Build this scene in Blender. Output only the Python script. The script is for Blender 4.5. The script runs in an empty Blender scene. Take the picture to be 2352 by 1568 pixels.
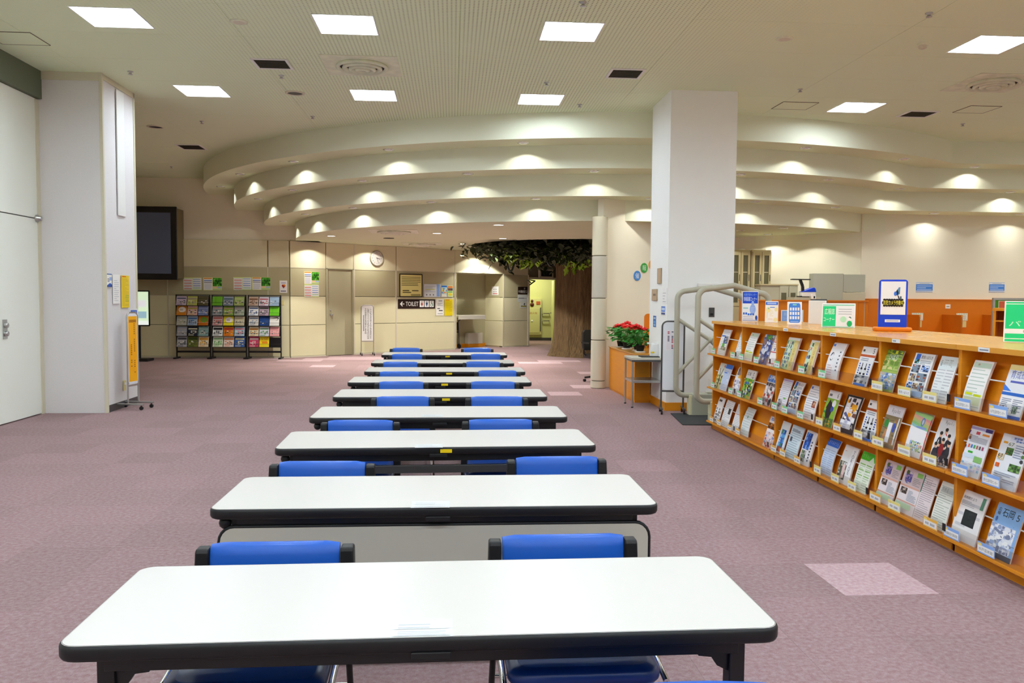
import bpy, bmesh, math, random
from mathutils import Vector, Matrix
S = bpy.context.scene
COL = S.collection
PI = math.pi
R = math.radians
rnd = random.Random(7)

# ------------------------------------------------------------------ camera
CAM = Vector((0.0, 0.0, 1.5075))
PITCH, YAW, ROLL, FPX = R(3.117), R(4.121), R(0.4428), 1898.0
fw = Vector((math.sin(YAW)*math.cos(PITCH), math.cos(YAW)*math.cos(PITCH), -math.sin(PITCH)))
r0 = Vector((math.cos(YAW), -math.sin(YAW), 0)); u0 = r0.cross(fw)
rt = r0*math.cos(ROLL) + u0*math.sin(ROLL); up = u0*math.cos(ROLL) - r0*math.sin(ROLL)
cd = bpy.data.cameras.new('camera'); cam = bpy.data.objects.new('camera', cd); COL.objects.link(cam)
cam.matrix_world = Matrix(((rt.x, up.x, -fw.x, CAM.x), (rt.y, up.y, -fw.y, CAM.y), (rt.z, up.z, -fw.z, CAM.z), (0, 0, 0, 1)))
cd.sensor_width = 36.0; cd.lens = 36.0*FPX/2352.0; cd.clip_start = 0.05; cd.clip_end = 100
S.camera = cam

# ------------------------------------------------------------------ world, exposure, light levels
w = bpy.data.worlds.new('world'); S.world = w; w.use_nodes = True
w.node_tree.nodes['Background'].inputs[0].default_value = (0.8, 0.85, 0.9, 1)
w.node_tree.nodes['Background'].inputs[1].default_value = 0.02
S.view_settings.view_transform = 'Standard'; S.view_settings.look = 'None'
S.view_settings.exposure = 0.0; S.view_settings.gamma = 1.0; S.view_settings.use_curve_mapping = False
S.cycles.use_denoising = True; S.cycles.max_bounces = 9; S.cycles.diffuse_bounces = 8; S.cycles.glossy_bounces = 3
S.cycles.transparent_max_bounces = 12; S.cycles.caustics_reflective = False; S.cycles.caustics_refractive = False
S.cycles.sample_clamp_indirect = 6.0
PANEL_GLOW = 34.0       # ceiling light diffusers
SPOT_W = 30.0           # tier downlights
INNER_W = 110.0          # downlights of the low round ceiling

def at_y(px, py, Y):
    d = fw*FPX + rt*(px-1176) - up*(py-784)
    return CAM + d*(Y/d.y)
def at_z(px, py, z):
    d = fw*FPX + rt*(px-1176) - up*(py-784)
    return CAM + d*((z-CAM.z)/d.z)

# ------------------------------------------------------------------ materials
def lin(c):
    if isinstance(c, str):
        c = c.lstrip('#')
        if len(c) == 3: c = ''.join(k*2 for k in c)
        c = tuple(int(c[i:i+2], 16) for i in (0, 2, 4))
    out = []
    for v in c[:3]:
        v /= 255.0
        out.append(v/12.92 if v <= 0.04045 else ((v+0.055)/1.055)**2.4)
    return (out[0], out[1], out[2], 1.0)
MATS = {}
def mat(name, c, rough=0.6, metal=0.0, spec=0.4, var=0.0, vscale=20.0, bump=0.0, bdist=0.01, bscale=200.0, emit=0.0, stretch=None):
    m = bpy.data.materials.new(name); m.use_nodes = True; nt = m.node_tree; b = nt.nodes['Principled BSDF']
    col = lin(c); b.inputs['Base Color'].default_value = col
    b.inputs['Roughness'].default_value = rough; b.inputs['Metallic'].default_value = metal
    b.inputs['Specular IOR Level'].default_value = spec
    if emit:
        b.inputs['Emission Color'].default_value = col; b.inputs['Emission Strength'].default_value = emit
    if var or bump:
        tc = nt.nodes.new('ShaderNodeTexCoord'); mp = nt.nodes.new('ShaderNodeMapping')
        nt.links.new(tc.outputs['Object'], mp.inputs['Vector'])
        if stretch: mp.inputs['Scale'].default_value = stretch
    if var:
        n = nt.nodes.new('ShaderNodeTexNoise'); n.inputs['Scale'].default_value = vscale; n.inputs['Detail'].default_value = 4
        nt.links.new(mp.outputs[0], n.inputs['Vector'])
        mx = nt.nodes.new('ShaderNodeMixRGB')
        mx.inputs[1].default_value = tuple(v*(1-var) for v in col[:3])+(1,); mx.inputs[2].default_value = tuple(min(1, v*(1+var)) for v in col[:3])+(1,)
        nt.links.new(n.outputs['Fac'], mx.inputs[0]); nt.links.new(mx.outputs[0], b.inputs['Base Color'])
    if bump:
        n2 = nt.nodes.new('ShaderNodeTexNoise'); n2.inputs['Scale'].default_value = bscale; n2.inputs['Detail'].default_value = 2
        nt.links.new(mp.outputs[0], n2.inputs['Vector'])
        bp = nt.nodes.new('ShaderNodeBump'); bp.inputs['Strength'].default_value = bump; bp.inputs['Distance'].default_value = bdist
        nt.links.new(n2.outputs['Fac'], bp.inputs['Height']); nt.links.new(bp.outputs[0], b.inputs['Normal'])
    MATS[name] = m
    return m
M_CREAM = mat('cream_plaster', (238, 233, 214), 0.85, var=0.02, vscale=3)
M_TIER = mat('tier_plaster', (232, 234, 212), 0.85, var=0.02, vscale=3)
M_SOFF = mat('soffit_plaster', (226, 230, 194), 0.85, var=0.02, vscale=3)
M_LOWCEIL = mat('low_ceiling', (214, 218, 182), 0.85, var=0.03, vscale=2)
M_COLW = mat('column_paper', (247, 249, 248), 0.8, var=0.015, vscale=4)
M_COLG = mat('column_fabric', (226, 223, 224), 0.9, var=0.05, vscale=60, bump=0.15, bscale=400)
M_PART = mat('movable_partition', (240, 243, 234), 0.55, var=0.01, vscale=2)
M_GREEN_HDR = mat('partition_header', (106, 112, 92), 0.8)
M_PANEL_L = mat('light_wall_panel', (226, 221, 184), 0.75, var=0.03, vscale=3)
M_PANEL_M = mat('dark_wall_panel', (184, 177, 142), 0.8, var=0.04, vscale=4)
M_PANEL_U = mat('upper_wall_panel', (224, 217, 184), 0.8, var=0.02, vscale=3)
M_JOINT = mat('wall_joint', (120, 114, 92), 0.8)
M_TRIMW = mat('painted_trim', (214, 208, 186), 0.6)
M_DOOR = mat('door_paint', (178, 173, 142), 0.6, var=0.02, vscale=3)
M_METAL = mat('brushed_steel', (190, 190, 188), 0.3, 0.9)
M_CHROME = mat('chrome', (220, 220, 222), 0.12, 1.0)
M_DKMETAL = mat('dark_steel', (92, 92, 92), 0.4, 0.6)
M_BLACK = mat('black_plastic', (22, 22, 24), 0.45)
M_BLACKM = mat('black_metal', (18, 18, 20), 0.4, spec=0.5)
M_RUBBER = mat('black_rubber', (20, 20, 20), 0.7)
M_WHITE = mat('white_plastic', (236, 236, 234), 0.5)
M_TOP = mat('white_laminate', (213, 209, 204), 0.3, spec=0.22)
M_BEIGE = mat('beige_laminate', (198, 194, 180), 0.5)
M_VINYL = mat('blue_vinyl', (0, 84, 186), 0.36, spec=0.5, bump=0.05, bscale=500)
M_SEAT = mat('seat_vinyl_shaded', (8, 52, 128), 0.34, spec=0.6, bump=0.05, bscale=500)  # darker than the back vinyl: shade under the table put into the colour
M_WOOD = mat('honey_wood', (222, 142, 18), 0.42, spec=0.4, var=0.10, vscale=6, stretch=(1, 1, 9))
M_WOODTOP = mat('honey_wood_top', (226, 158, 56), 0.2, spec=0.6, var=0.08, vscale=6, stretch=(6, 1, 1))
M_WOODDK = mat('wood_back_panel', (222, 138, 12), 0.5, var=0.08, vscale=6, stretch=(1, 1, 8))
M_ORANGE = mat('orange_board', (214, 118, 4), 0.5, var=0.05, vscale=8)
M_ORDARK = mat('orange_divider', (190, 100, 4), 0.5, var=0.05, vscale=8)
M_GATE = mat('gate_enamel', (176, 174, 156), 0.45)
M_CABG = mat('cabinet_grey', (186, 182, 158), 0.5)
M_CABB = mat('cabinet_beige', (196, 184, 144), 0.5)
M_CABD = mat('cabinet_inside', (96, 92, 68), 0.4)
M_GREYBOX = mat('grey_box', (170, 172, 156), 0.6)
M_MAT = mat('floor_mat', (52, 54, 56), 0.9, bump=0.3, bscale=300)
M_SCREEN = mat('dark_screen', (84, 98, 130), 0.18, spec=0.6)
M_TVBEZEL = mat('screen_bezel', (12, 12, 14), 0.3)
M_TVCASE = mat('screen_casing', (126, 118, 92), 0.7)
M_KIOSK = mat('kiosk_glow', (214, 240, 206), 0.4, emit=0.75)
M_BLUE = mat('sign_blue', (0, 62, 208), 0.35)
M_FLOWER = mat('red_petal', (214, 14, 20), 0.6)
M_LEAF = mat('plant_leaf', (34, 128, 36), 0.5, var=0.25, vscale=12)
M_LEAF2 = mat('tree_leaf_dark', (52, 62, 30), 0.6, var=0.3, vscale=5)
M_LEAF3 = mat('tree_leaf_lit', (150, 190, 50), 0.55, var=0.25, vscale=5)  # paler green carries the lamp light on the lit tufts
M_GARLAND = mat('tinsel', (14, 34, 22), 0.3, spec=0.7)
M_BARK = mat('bark', (112, 90, 60), 0.9, var=0.75, vscale=10, bump=1.0, bdist=0.06, bscale=12, stretch=(3, 3, 0.35))
M_GREENFELT = mat('green_felt', (74, 132, 22), 0.9)
M_YELLOW = mat('yellow_sticker', (238, 206, 10), 0.5)
M_DIFF = mat('air_diffuser', (224, 226, 200), 0.6, var=0.3, vscale=7)
M_VENT = mat('vent_dark', (58, 54, 42), 0.7)
M_OUTLET = mat('outlet_ivory', (226, 214, 150), 0.5)
M_CORR = mat('corridor_wall', (206, 208, 140), 0.8)
M_HYDR = mat('hydrant_box', (206, 204, 140), 0.4)
M_DARKRED = mat('alarm_red', (78, 24, 14), 0.4)
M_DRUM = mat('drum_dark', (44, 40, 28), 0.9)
M_SOIL = mat('pot_soil', (40, 30, 20), 0.9)

m = bpy.data.materials.new('ceiling_light_diffuser'); m.use_nodes = True
b = m.node_tree.nodes['Principled BSDF']; b.inputs['Base Color'].default_value = (0.8, 0.8, 0.8, 1)
b.inputs['Emission Color'].default_value = (0.86, 0.98, 1.08, 1); b.inputs['Emission Strength'].default_value = PANEL_GLOW
M_GLOW = m
m = bpy.data.materials.new('downlight_bulb'); m.use_nodes = True
b = m.node_tree.nodes['Principled BSDF']; b.inputs['Emission Color'].default_value = (1.0, 0.95, 0.86, 1); b.inputs['Emission Strength'].default_value = 6.0
M_BULB = m
# clear acrylic: mostly see-through with a soft sheen
m = bpy.data.materials.new('clear_acrylic'); m.use_nodes = True; nt = m.node_tree; nt.nodes.clear()
o_ = nt.nodes.new('ShaderNodeOutputMaterial'); t_ = nt.nodes.new('ShaderNodeBsdfTransparent'); t_.inputs[0].default_value = (0.93, 0.93, 0.92, 1)
g_ = nt.nodes.new('ShaderNodeBsdfGlossy'); g_.inputs['Roughness'].default_value = 0.08
x_ = nt.nodes.new('ShaderNodeMixShader'); x_.inputs[0].default_value = 0.07
nt.links.new(t_.outputs[0], x_.inputs[1]); nt.links.new(g_.outputs[0], x_.inputs[2]); nt.links.new(x_.outputs[0], o_.inputs[0])
M_ACRYL = m
# printed ink: colour from the mesh
def ink(name, rough):
    m = bpy.data.materials.new(name); m.use_nodes = True; nt = m.node_tree
    a = nt.nodes.new('ShaderNodeAttribute'); a.attribute_name = 'Col'
    b = nt.nodes['Principled BSDF']; b.inputs['Roughness'].default_value = rough; b.inputs['Specular IOR Level'].default_value = 0.3
    nt.links.new(a.outputs['Color'], b.inputs['Base Color'])
    return m
M_INK = ink('printed_paper', 0.45)
# perforated ceiling board
m = mat('perforated_board', (196, 186, 168), 0.9); nt = m.node_tree; b = nt.nodes['Principled BSDF']
g = nt.nodes.new('ShaderNodeNewGeometry'); sx = nt.nodes.new('ShaderNodeSeparateXYZ'); nt.links.new(g.outputs['Position'], sx.inputs[0])
def mth(op, a, bb=None):
    n = nt.nodes.new('ShaderNodeMath'); n.operation = op
    for i, v in enumerate((a, bb)):
        if v is None: continue
        if isinstance(v, (int, float)): n.inputs[i].default_value = v
        else: nt.links.new(v, n.inputs[i])
    return n.outputs[0]
def hole(axis, pitch):
    f = mth('FRACT', mth('DIVIDE', sx.outputs[axis], pitch))
    return mth('POWER', mth('ABSOLUTE', mth('SUBTRACT', f, 0.5)), 2.0)
dd = mth('SQRT', mth('ADD', hole(0, 0.042), hole(1, 0.042)))
dot = mth('LESS_THAN', dd, 0.22)
tcx = nt.nodes.new('ShaderNodeTexNoise'); tcx.inputs['Scale'].default_value = 0.55; tcx.inputs['Detail'].default_value = 3
nt.links.new(g.outputs['Position'], tcx.inputs['Vector'])
# board with holes only in the middle bay of the hall
inx = mth('MINIMUM', mth('MAXIMUM', mth('SUBTRACT', 1.5, mth('MULTIPLY', mth('ABSOLUTE', mth('SUBTRACT', sx.outputs[0], 0.1)), 0.42)), 0.0), 1.0)
fac = mth('MULTIPLY', mth('MULTIPLY', dot, inx), mth('ADD', mth('MULTIPLY', tcx.outputs['Fac'], 0.9), 0.15))
mx = nt.nodes.new('ShaderNodeMixRGB'); mx.inputs[1].default_value = lin((236, 246, 212)); mx.inputs[2].default_value = lin((120, 114, 92))
nt.links.new(fac, mx.inputs[0])
n3 = nt.nodes.new('ShaderNodeTexNoise'); n3.inputs['Scale'].default_value = 140.0; nt.links.new(g.outputs['Position'], n3.inputs['Vector'])
mx2 = nt.nodes.new('ShaderNodeMixRGB'); mx2.blend_type = 'MULTIPLY'; mx2.inputs[0].default_value = 0.12
nt.links.new(mx.outputs[0], mx2.inputs[1]); nt.links.new(n3.outputs['Color'], mx2.inputs[2]); nt.links.new(mx2.outputs[0], b.inputs['Base Color'])
M_CEIL = m
# carpet: three shades of the same dye lot and the paler replacement tiles
def carpet(name, c1, c2):
    m = mat(name, c1, 0.95, spec=0.15); nt = m.node_tree; b = nt.nodes['Principled BSDF']
    g = nt.nodes.new('ShaderNodeNewGeometry')
    n = nt.nodes.new('ShaderNodeTexNoise'); n.inputs['Scale'].default_value = 200; n.inputs['Detail'].default_value = 6; n.inputs['Roughness'].default_value = 0.75
    mp = nt.nodes.new('ShaderNodeMapping'); mp.inputs['Scale'].default_value = (1, 0.55, 1)
    nt.links.new(g.outputs['Position'], mp.inputs['Vector']); nt.links.new(mp.outputs[0], n.inputs['Vector'])
    n2 = nt.nodes.new('ShaderNodeTexNoise'); n2.inputs['Scale'].default_value = 42; n2.inputs['Detail'].default_value = 4
    nt.links.new(g.outputs['Position'], n2.inputs['Vector'])
    ad = nt.nodes.new('ShaderNodeMath'); ad.operation = 'ADD'; nt.links.new(n.outputs['Fac'], ad.inputs[0]); nt.links.new(n2.outputs['Fac'], ad.inputs[1])
    mr = nt.nodes.new('ShaderNodeMapRange'); mr.inputs[1].default_value = 0.75; mr.inputs[2].default_value = 1.25; nt.links.new(ad.outputs[0], mr.inputs[0])
    mx = nt.nodes.new('ShaderNodeMixRGB'); mx.inputs[1].default_value = lin(c1); mx.inputs[2].default_value = lin(c2)
    nt.links.new(mr.outputs[0], mx.inputs[0]); nt.links.new(mx.outputs[0], b.inputs['Base Color'])
    bp = nt.nodes.new('ShaderNodeBump'); bp.inputs['Strength'].default_value = 0.35; bp.inputs['Distance'].default_value = 0.004
    nt.links.new(n.outputs['Fac'], bp.inputs['Height']); nt.links.new(bp.outputs[0], b.inputs['Normal'])
    return m
M_CARPET = [carpet('carpet_a', (136, 104, 107), (160, 139, 140)), carpet('carpet_b', (140, 107, 111), (163, 141, 142)),
            carpet('carpet_c', (132, 101, 104), (156, 136, 136)), carpet('carpet_pale', (172, 138, 144), (196, 174, 178))]

# ------------------------------------------------------------------ mesh helpers
class MB:
    def __init__(s): s.v = []; s.f = []; s.mi = []; s.sm = []
    def add(s, vs, fs, mi=0, smooth=False):
        o = len(s.v); s.v += [tuple(v) for v in vs]
        for f in fs: s.f.append(tuple(i+o for i in f)); s.mi.append(mi); s.sm.append(smooth)
        return s
    def box(s, x0, x1, y0, y1, z0, z1, mi=0):
        return s.add([(x0,y0,z0),(x1,y0,z0),(x1,y1,z0),(x0,y1,z0),(x0,y0,z1),(x1,y0,z1),(x1,y1,z1),(x0,y1,z1)],
                     [(0,3,2,1),(4,5,6,7),(0,1,5,4),(1,2,6,5),(2,3,7,6),(3,0,4,7)], mi)
    def cbox(s, c, d, mi=0):
        return s.box(c[0]-d[0]/2, c[0]+d[0]/2, c[1]-d[1]/2, c[1]+d[1]/2, c[2]-d[2]/2, c[2]+d[2]/2, mi)
    def prism(s, pts, z0, z1, mi=0, smooth=False):
        n = len(pts)
        vs = [(p[0], p[1], z0) for p in pts]+[(p[0], p[1], z1) for p in pts]
        s.add(vs, [tuple(range(n-1, -1, -1)), tuple(range(n, 2*n))], mi)
        o = len(s.v)-2*n
        for i in range(n):
            j = (i+1) % n
            s.f.append((o+i, o+j, o+n+j, o+n+i)); s.mi.append(mi); s.sm.append(smooth)
        return s
    def prism_y(s, pts, y0, y1, mi=0):      # outline in x,z pushed along y
        n = len(pts); vs = [(p[0], y0, p[1]) for p in pts]+[(p[0], y1, p[1]) for p in pts]
        fs = [tuple(range(n)), tuple(range(2*n-1, n-1, -1))]+[(i, n+i, n+(i+1) % n, (i+1) % n) for i in range(n)]
        return s.add(vs, fs, mi)
    def bar(s, p, q, wd, ht=None, mi=0):
        p = Vector(p); q = Vector(q); d = (q-p).normalized(); ht = ht or wd
        a = d.cross(Vector((0, 0, 1)));
        if a.length < 1e-4: a = Vector((1, 0, 0))
        a.normalize(); c = a.cross(d)
        vs = []
        for e in (p, q):
            for sa, sc in ((-1,-1),(1,-1),(1,1),(-1,1)): vs.append(e+a*sa*wd/2+c*sc*ht/2)
        return s.add(vs, [(0,3,2,1),(4,5,6,7),(0,1,5,4),(1,2,6,5),(2,3,7,6),(3,0,4,7)], mi)
    def tube(s, path, r, n=8, mi=0, closed=False, cap=True):
        P = [Vector(p) for p in path]; L = len(P); rings = []; prev = None
        for i, p in enumerate(P):
            if closed: t = P[(i+1) % L]-P[i-1]
            else: t = P[min(i+1, L-1)]-P[max(i-1, 0)]
            t.normalize()
            if prev is None:
                a = t.cross(Vector((0, 0, 1)))
                if a.length < 1e-3: a = t.cross(Vector((0, 1, 0)))
            else: a = prev-t*prev.dot(t)
            a.normalize(); prev = a; c = t.cross(a)
            rr = r[i] if isinstance(r, (list, tuple)) else r
            rings.append([p+a*math.cos(2*PI*k/n)*rr+c*math.sin(2*PI*k/n)*rr for k in range(n)])
        vs = [v for ring in rings for v in ring]; fs = []
        for i in range(L if closed else L-1):
            j = (i+1) % L
            for k in range(n): fs.append((i*n+k, i*n+(k+1) % n, j*n+(k+1) % n, j*n+k))
        s.add(vs, fs, mi, True)
        if cap and not closed: s.add(rings[0], [tuple(range(n-1, -1, -1))], mi); s.add(rings[-1], [tuple(range(n))], mi)
        return s
    def lathe(s, prof, c=(0,0,0), n=20, mi=0, smooth=True, axis='z', cap=True):
        vs = []; fs = []
        for (r, z) in prof:
            for k in range(n):
                a = 2*PI*k/n; x, y = r*math.cos(a), r*math.sin(a)
                if axis == 'z': vs.append((c[0]+x, c[1]+y, c[2]+z))
                elif axis == 'y': vs.append((c[0]+x, c[1]+z, c[2]-y))
                else: vs.append((c[0]+z, c[1]+x, c[2]+y))
        for i in range(len(prof)-1):
            for k in range(n): fs.append((i*n+k, i*n+(k+1) % n, (i+1)*n+(k+1) % n, (i+1)*n+k))
        s.add(vs, fs, mi, smooth)
        L = len(prof)
        if not cap: return s
        if prof[0][0] > 1e-6: s.add(vs[:n], [tuple(range(n-1, -1, -1))], mi)
        if prof[-1][0] > 1e-6: s.add(vs[(L-1)*n:], [tuple(range(n))], mi)
        return s
    def ball(s, c, r, n=10, mi=0, sz=1.0):
        prof = [(max(1e-7, r*math.sin(PI*i/6)), -r*sz*math.cos(PI*i/6)) for i in range(7)]
        return s.lathe(prof, c, n, mi)
    def build(s, name, mats, parent=None, bevel=0.0, loc=None, rz=0.0):
        me = bpy.data.meshes.new(name); me.from_pydata(s.v, [], s.f)
        mats = mats if isinstance(mats, (list, tuple)) else [mats]
        for m in mats: me.materials.append(m)
        me.polygons.foreach_set('material_index', s.mi); me.polygons.foreach_set('use_smooth', s.sm)
        me.update()
        return link(me, name, parent, bevel, loc, rz)
def link(me, name, parent=None, bevel=0.0, loc=None, rz=0.0):
    o = bpy.data.objects.new(name, me); COL.objects.link(o)
    if parent is not None: o.parent = parent
    if loc is not None: o.location = loc
    if rz: o.rotation_euler[2] = rz
    if bevel:
        md = o.modifiers.new('soft_edges', 'BEVEL'); md.width = bevel; md.segments = 2; md.limit_method = 'ANGLE'; md.angle_limit = R(40)
    return o
def tag(o, label=None, cat=None, group=None, kind=None):
    if label: o['label'] = label
    if cat: o['category'] = cat
    if group: o['group'] = group
    if kind: o['kind'] = kind
    return o
def thing(name, label, cat, loc=(0,0,0), rz=0.0, group=None):
    o = bpy.data.objects.new(name, None); COL.objects.link(o); o.location = loc; o.rotation_euler = (0, 0, rz); o.empty_display_size = 0.1
    return tag(o, label, cat, group)
def dup(o, parent=None):
    c = o.copy(); COL.objects.link(c)
    if parent is not None: c.parent = parent
    for ch in list(o.children): dup(ch, c)
    return c
def struct(name, mb, m, parent=None, bevel=0):
    o = mb.build(name, m, parent, bevel)
    if parent is None: o['kind'] = 'structure'
    return o
def rrect(x0, x1, y0, y1, r, n=5):
    pts = []
    for cx, cy, a0 in ((x1-r, y0+r, -PI/2), (x1-r, y1-r, 0), (x0+r, y1-r, PI/2), (x0+r, y0+r, PI)):
        for i in range(n+1):
            a = a0+PI/2*i/n; pts.append((cx+r*math.cos(a), cy+r*math.sin(a)))
    return pts

# ------------------------------------------------------------------ flat print on a sheet
GLYPH = {}
def glyphs(t):
    if t in GLYPH: return GLYPH[t]
    c = bpy.data.curves.new('t', 'FONT'); c.body = t; c.size = 1.0; c.resolution_u = 2
    o = bpy.data.objects.new('t', c); COL.objects.link(o)
    dg = bpy.context.evaluated_depsgraph_get(); e = o.evaluated_get(dg); me = e.to_mesh()
    vs = [(v.co.x, v.co.y) for v in me.vertices]; fs = [tuple(p.vertices) for p in me.polygons]
    e.to_mesh_clear(); bpy.data.objects.remove(o); bpy.data.curves.remove(c)
    xs = [v[0] for v in vs] or [0]; ys = [v[1] for v in vs] or [0]
    GLYPH[t] = (vs, fs, min(xs), max(xs), min(ys), max(ys))
    return GLYPH[t]
class Print:
    """coloured flat shapes, x right, y up, in metres from the sheet's lower left corner"""
    def __init__(s, w, h): s.w = w; s.h = h; s.v = []; s.f = []; s.c = []; s.k = 0; s.cuts = None
    def poly(s, pts, c):
        o = len(s.v); s.k += 1; s.v += [(p[0], p[1], s.k) for p in pts]; s.f.append(tuple(range(o, o+len(pts)))); s.c.append(lin(c))
    def rect(s, x0, y0, x1, y1, c):
        x0 *= s.w; x1 *= s.w; y0 *= s.h; y1 *= s.h
        if not s.cuts: return s.poly([(x0,y0),(x1,y0),(x1,y1),(x0,y1)], c)
        ys = [y0]+[k*s.h for k in s.cuts if y0 < k*s.h < y1]+[y1]
        s.k += 1; k = s.k
        for a, b in zip(ys, ys[1:]):
            s.poly([(x0,a),(x1,a),(x1,b),(x0,b)], c); s.k = k
    def ell(s, cx, cy, rx, ry, c, n=14):
        s.poly([((cx+rx*math.cos(2*PI*i/n))*s.w, (cy+ry*math.sin(2*PI*i/n))*s.h) for i in range(n)], c)
    def pts(s, P, c): s.poly([(p[0]*s.w, p[1]*s.h) for p in P], c)
    def lines(s, x0, y0, x1, y1, n, c, seed=1, fill=0.45):
        r = random.Random(seed*31+n); st = (y1-y0)/n; k0 = s.k
        for i in range(n):
            e = x1 if r.random() < 0.7 else x0+(x1-x0)*r.uniform(0.4, 0.9)
            s.k = k0; s.rect(x0, y0+st*i, e, y0+st*(i+fill), c)
    def photo(s, x0, y0, x1, y1, cols, seed=1, nx=4, ny=4, blobs=10):
        r = random.Random(seed); s.rect(x0, y0, x1, y1, cols[0])
        k = s.k
        for j in range(ny):
            for i in range(nx):
                if r.random() < 0.75:
                    a = x0+(x1-x0)*i/nx; b = y0+(y1-y0)*j/ny; dx = (x1-x0)/nx; dy = (y1-y0)/ny
                    ja = [r.uniform(0, .25) for _ in range(8)]
                    s.k = k+1
                    s.pts([(a+dx*ja[0], b+dy*ja[1]), (a+dx*(1-ja[2]), b+dy*ja[3]), (a+dx*(1-ja[4]), b+dy*(1-ja[5])), (a+dx*ja[6], b+dy*(1-ja[7]))], r.choice(cols[1:]))
        for i in range(blobs):
            s.k = k+2+i % 5
            cx, cy = r.uniform(x0, x1), r.uniform(y0, y1); rx = min((x1-x0)*r.uniform(.05,.14), cx-x0, x1-cx); ry = min((y1-y0)*r.uniform(.04,.12), cy-y0, y1-cy)
            if rx > 0 and ry > 0: s.ell(cx, cy, rx, ry, r.choice(cols[1:]), 8)
        s.k = k+8
    def text(s, t, x0, y0, x1, y1, c, vertical=False):
        """fit the words into the box (fractions of the sheet)"""
        if vertical:
            n = len(t); st = (y1-y0)/n
            for i, ch in enumerate(t):
                if ch not in '  ': s.text(ch, x0, y1-st*(i+0.94), x1, y1-st*(i+0.06), c)
            return
        vs, fs, ax, bx, ay, by = glyphs(t)
        if not vs or bx-ax < 1e-6: return
        X0, X1, Y0, Y1 = x0*s.w, x1*s.w, y0*s.h, y1*s.h
        kx = (X1-X0)/(bx-ax); ky = (Y1-Y0)/max(by-ay, 0.25 if len(t) == 1 else 0.01)
        if len(t) == 1: kx = min(kx, ky*1.15); X0 += ((X1-X0)-kx*(bx-ax))/2
        oy = Y0+((Y1-Y0)-ky*(by-ay))/2
        o = len(s.v); s.k += 1
        s.v += [((v[0]-ax)*kx+X0, (v[1]-ay)*ky+oy, s.k) for v in vs]
        for f in fs: s.f.append(tuple(i+o for i in f)); s.c.append(lin(c))
    def mesh(s, name, fn=None, y=-0.0006, step=0.00012, x0=None, z0=0.0, thick=0.0, back='fff'):
        """sheet stands up facing -y; fn(v) gives the bend"""
        x0 = -s.w/2 if x0 is None else x0; fn = fn or (lambda z: (0.0, z))
        vs = []
        for (a, b, k) in s.v:
            dy, z = fn(b); vs.append((x0+a, y+dy-step*k, z0+z))
        fs = list(s.f); cs = list(s.c)
        if thick:
            zs = [0]+[k*s.h for k in (s.cuts or [])]+[s.h]; o = len(vs)
            for z in zs:
                dy, zz = fn(z)
                vs += [(x0, dy, z0+zz), (x0+s.w, dy, z0+zz), (x0+s.w, dy+thick, z0+zz), (x0, dy+thick, z0+zz)]
            for i in range(len(zs)-1):
                q = o+4*i
                for a, b in ((0,1),(1,2),(2,3),(3,0)): fs.append((q+a, q+b, q+4+b, q+4+a)); cs.append(lin(back))
            fs.append((o+3, o+2, o+1, o)); e = len(vs)-4; fs.append((e, e+1, e+2, e+3)); cs += [lin(back)]*2
        me = bpy.data.meshes.new(name); me.from_pydata(vs, [], fs); me.materials.append(M_INK)
        at = me.color_attributes.new('Col', 'FLOAT_COLOR', 'CORNER'); i = 0
        buf = []
        for p, c in zip(me.polygons, cs): buf += list(c)*p.loop_total
        at.data.foreach_set('color', buf); me.update()
        return me
def sheet(name, label, cat, pr, loc, rz=0.0, thick=0.003, group=None, back='f4f4f0', tilt=0.0):
    """a flat printed sheet: body with the print as its part; loc is the middle of its lower edge"""
    o = MB().box(-pr.w/2, pr.w/2, 0, thick, 0, pr.h).build(name, mat_paper(back)); o.location = loc; o.rotation_euler = (tilt, 0, rz)
    tag(o, label, cat, group)
    if pr.f: link(pr.mesh('print'), 'print', o)
    return o
def mat_paper(c):
    k = 'paper_'+c
    return MATS.get(k) or mat(k, c, 0.6)
# ================================================================== THE SETTING
HC = 4.2235; XL, XR, YN = -8.5, 12.5, -8.0
ZT = [HC, 3.847, 3.492, 3.141, 2.7935]
RING = [(3.314, 21.222, 9.127, 13.75), (3.314, 21.133, 8.466, 14.27), (3.314, 21.109, 7.82, 14.79), (3.314, 20.95, 7.09, 15.48)]
YB = 20.1                                    # flat part of the back wall
D0 = Vector((-3.9, YB)); D1 = Vector((2.3, 25.1)); DD = (D1-D0).normalized(); DL = (D1-D0).length; DA = math.atan2(DD.y, DD.x)
DN = Vector((DD.y, -DD.x))                   # towards the hall
def d_hit(px, py=700):                       # where the slanting back wall is met
    d = fw*FPX + rt*(px-1176) - up*(py-784)
    den = d.x*DN.x+d.y*DN.y; t = (D0.x*DN.x+D0.y*DN.y)/den
    p = Vector((d.x*t, d.y*t)); return (p-D0).dot(DD), CAM.z+d.z*t
def d_at(u, out=0.0): p = D0+DD*u+DN*out; return (p.x, p.y)

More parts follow.
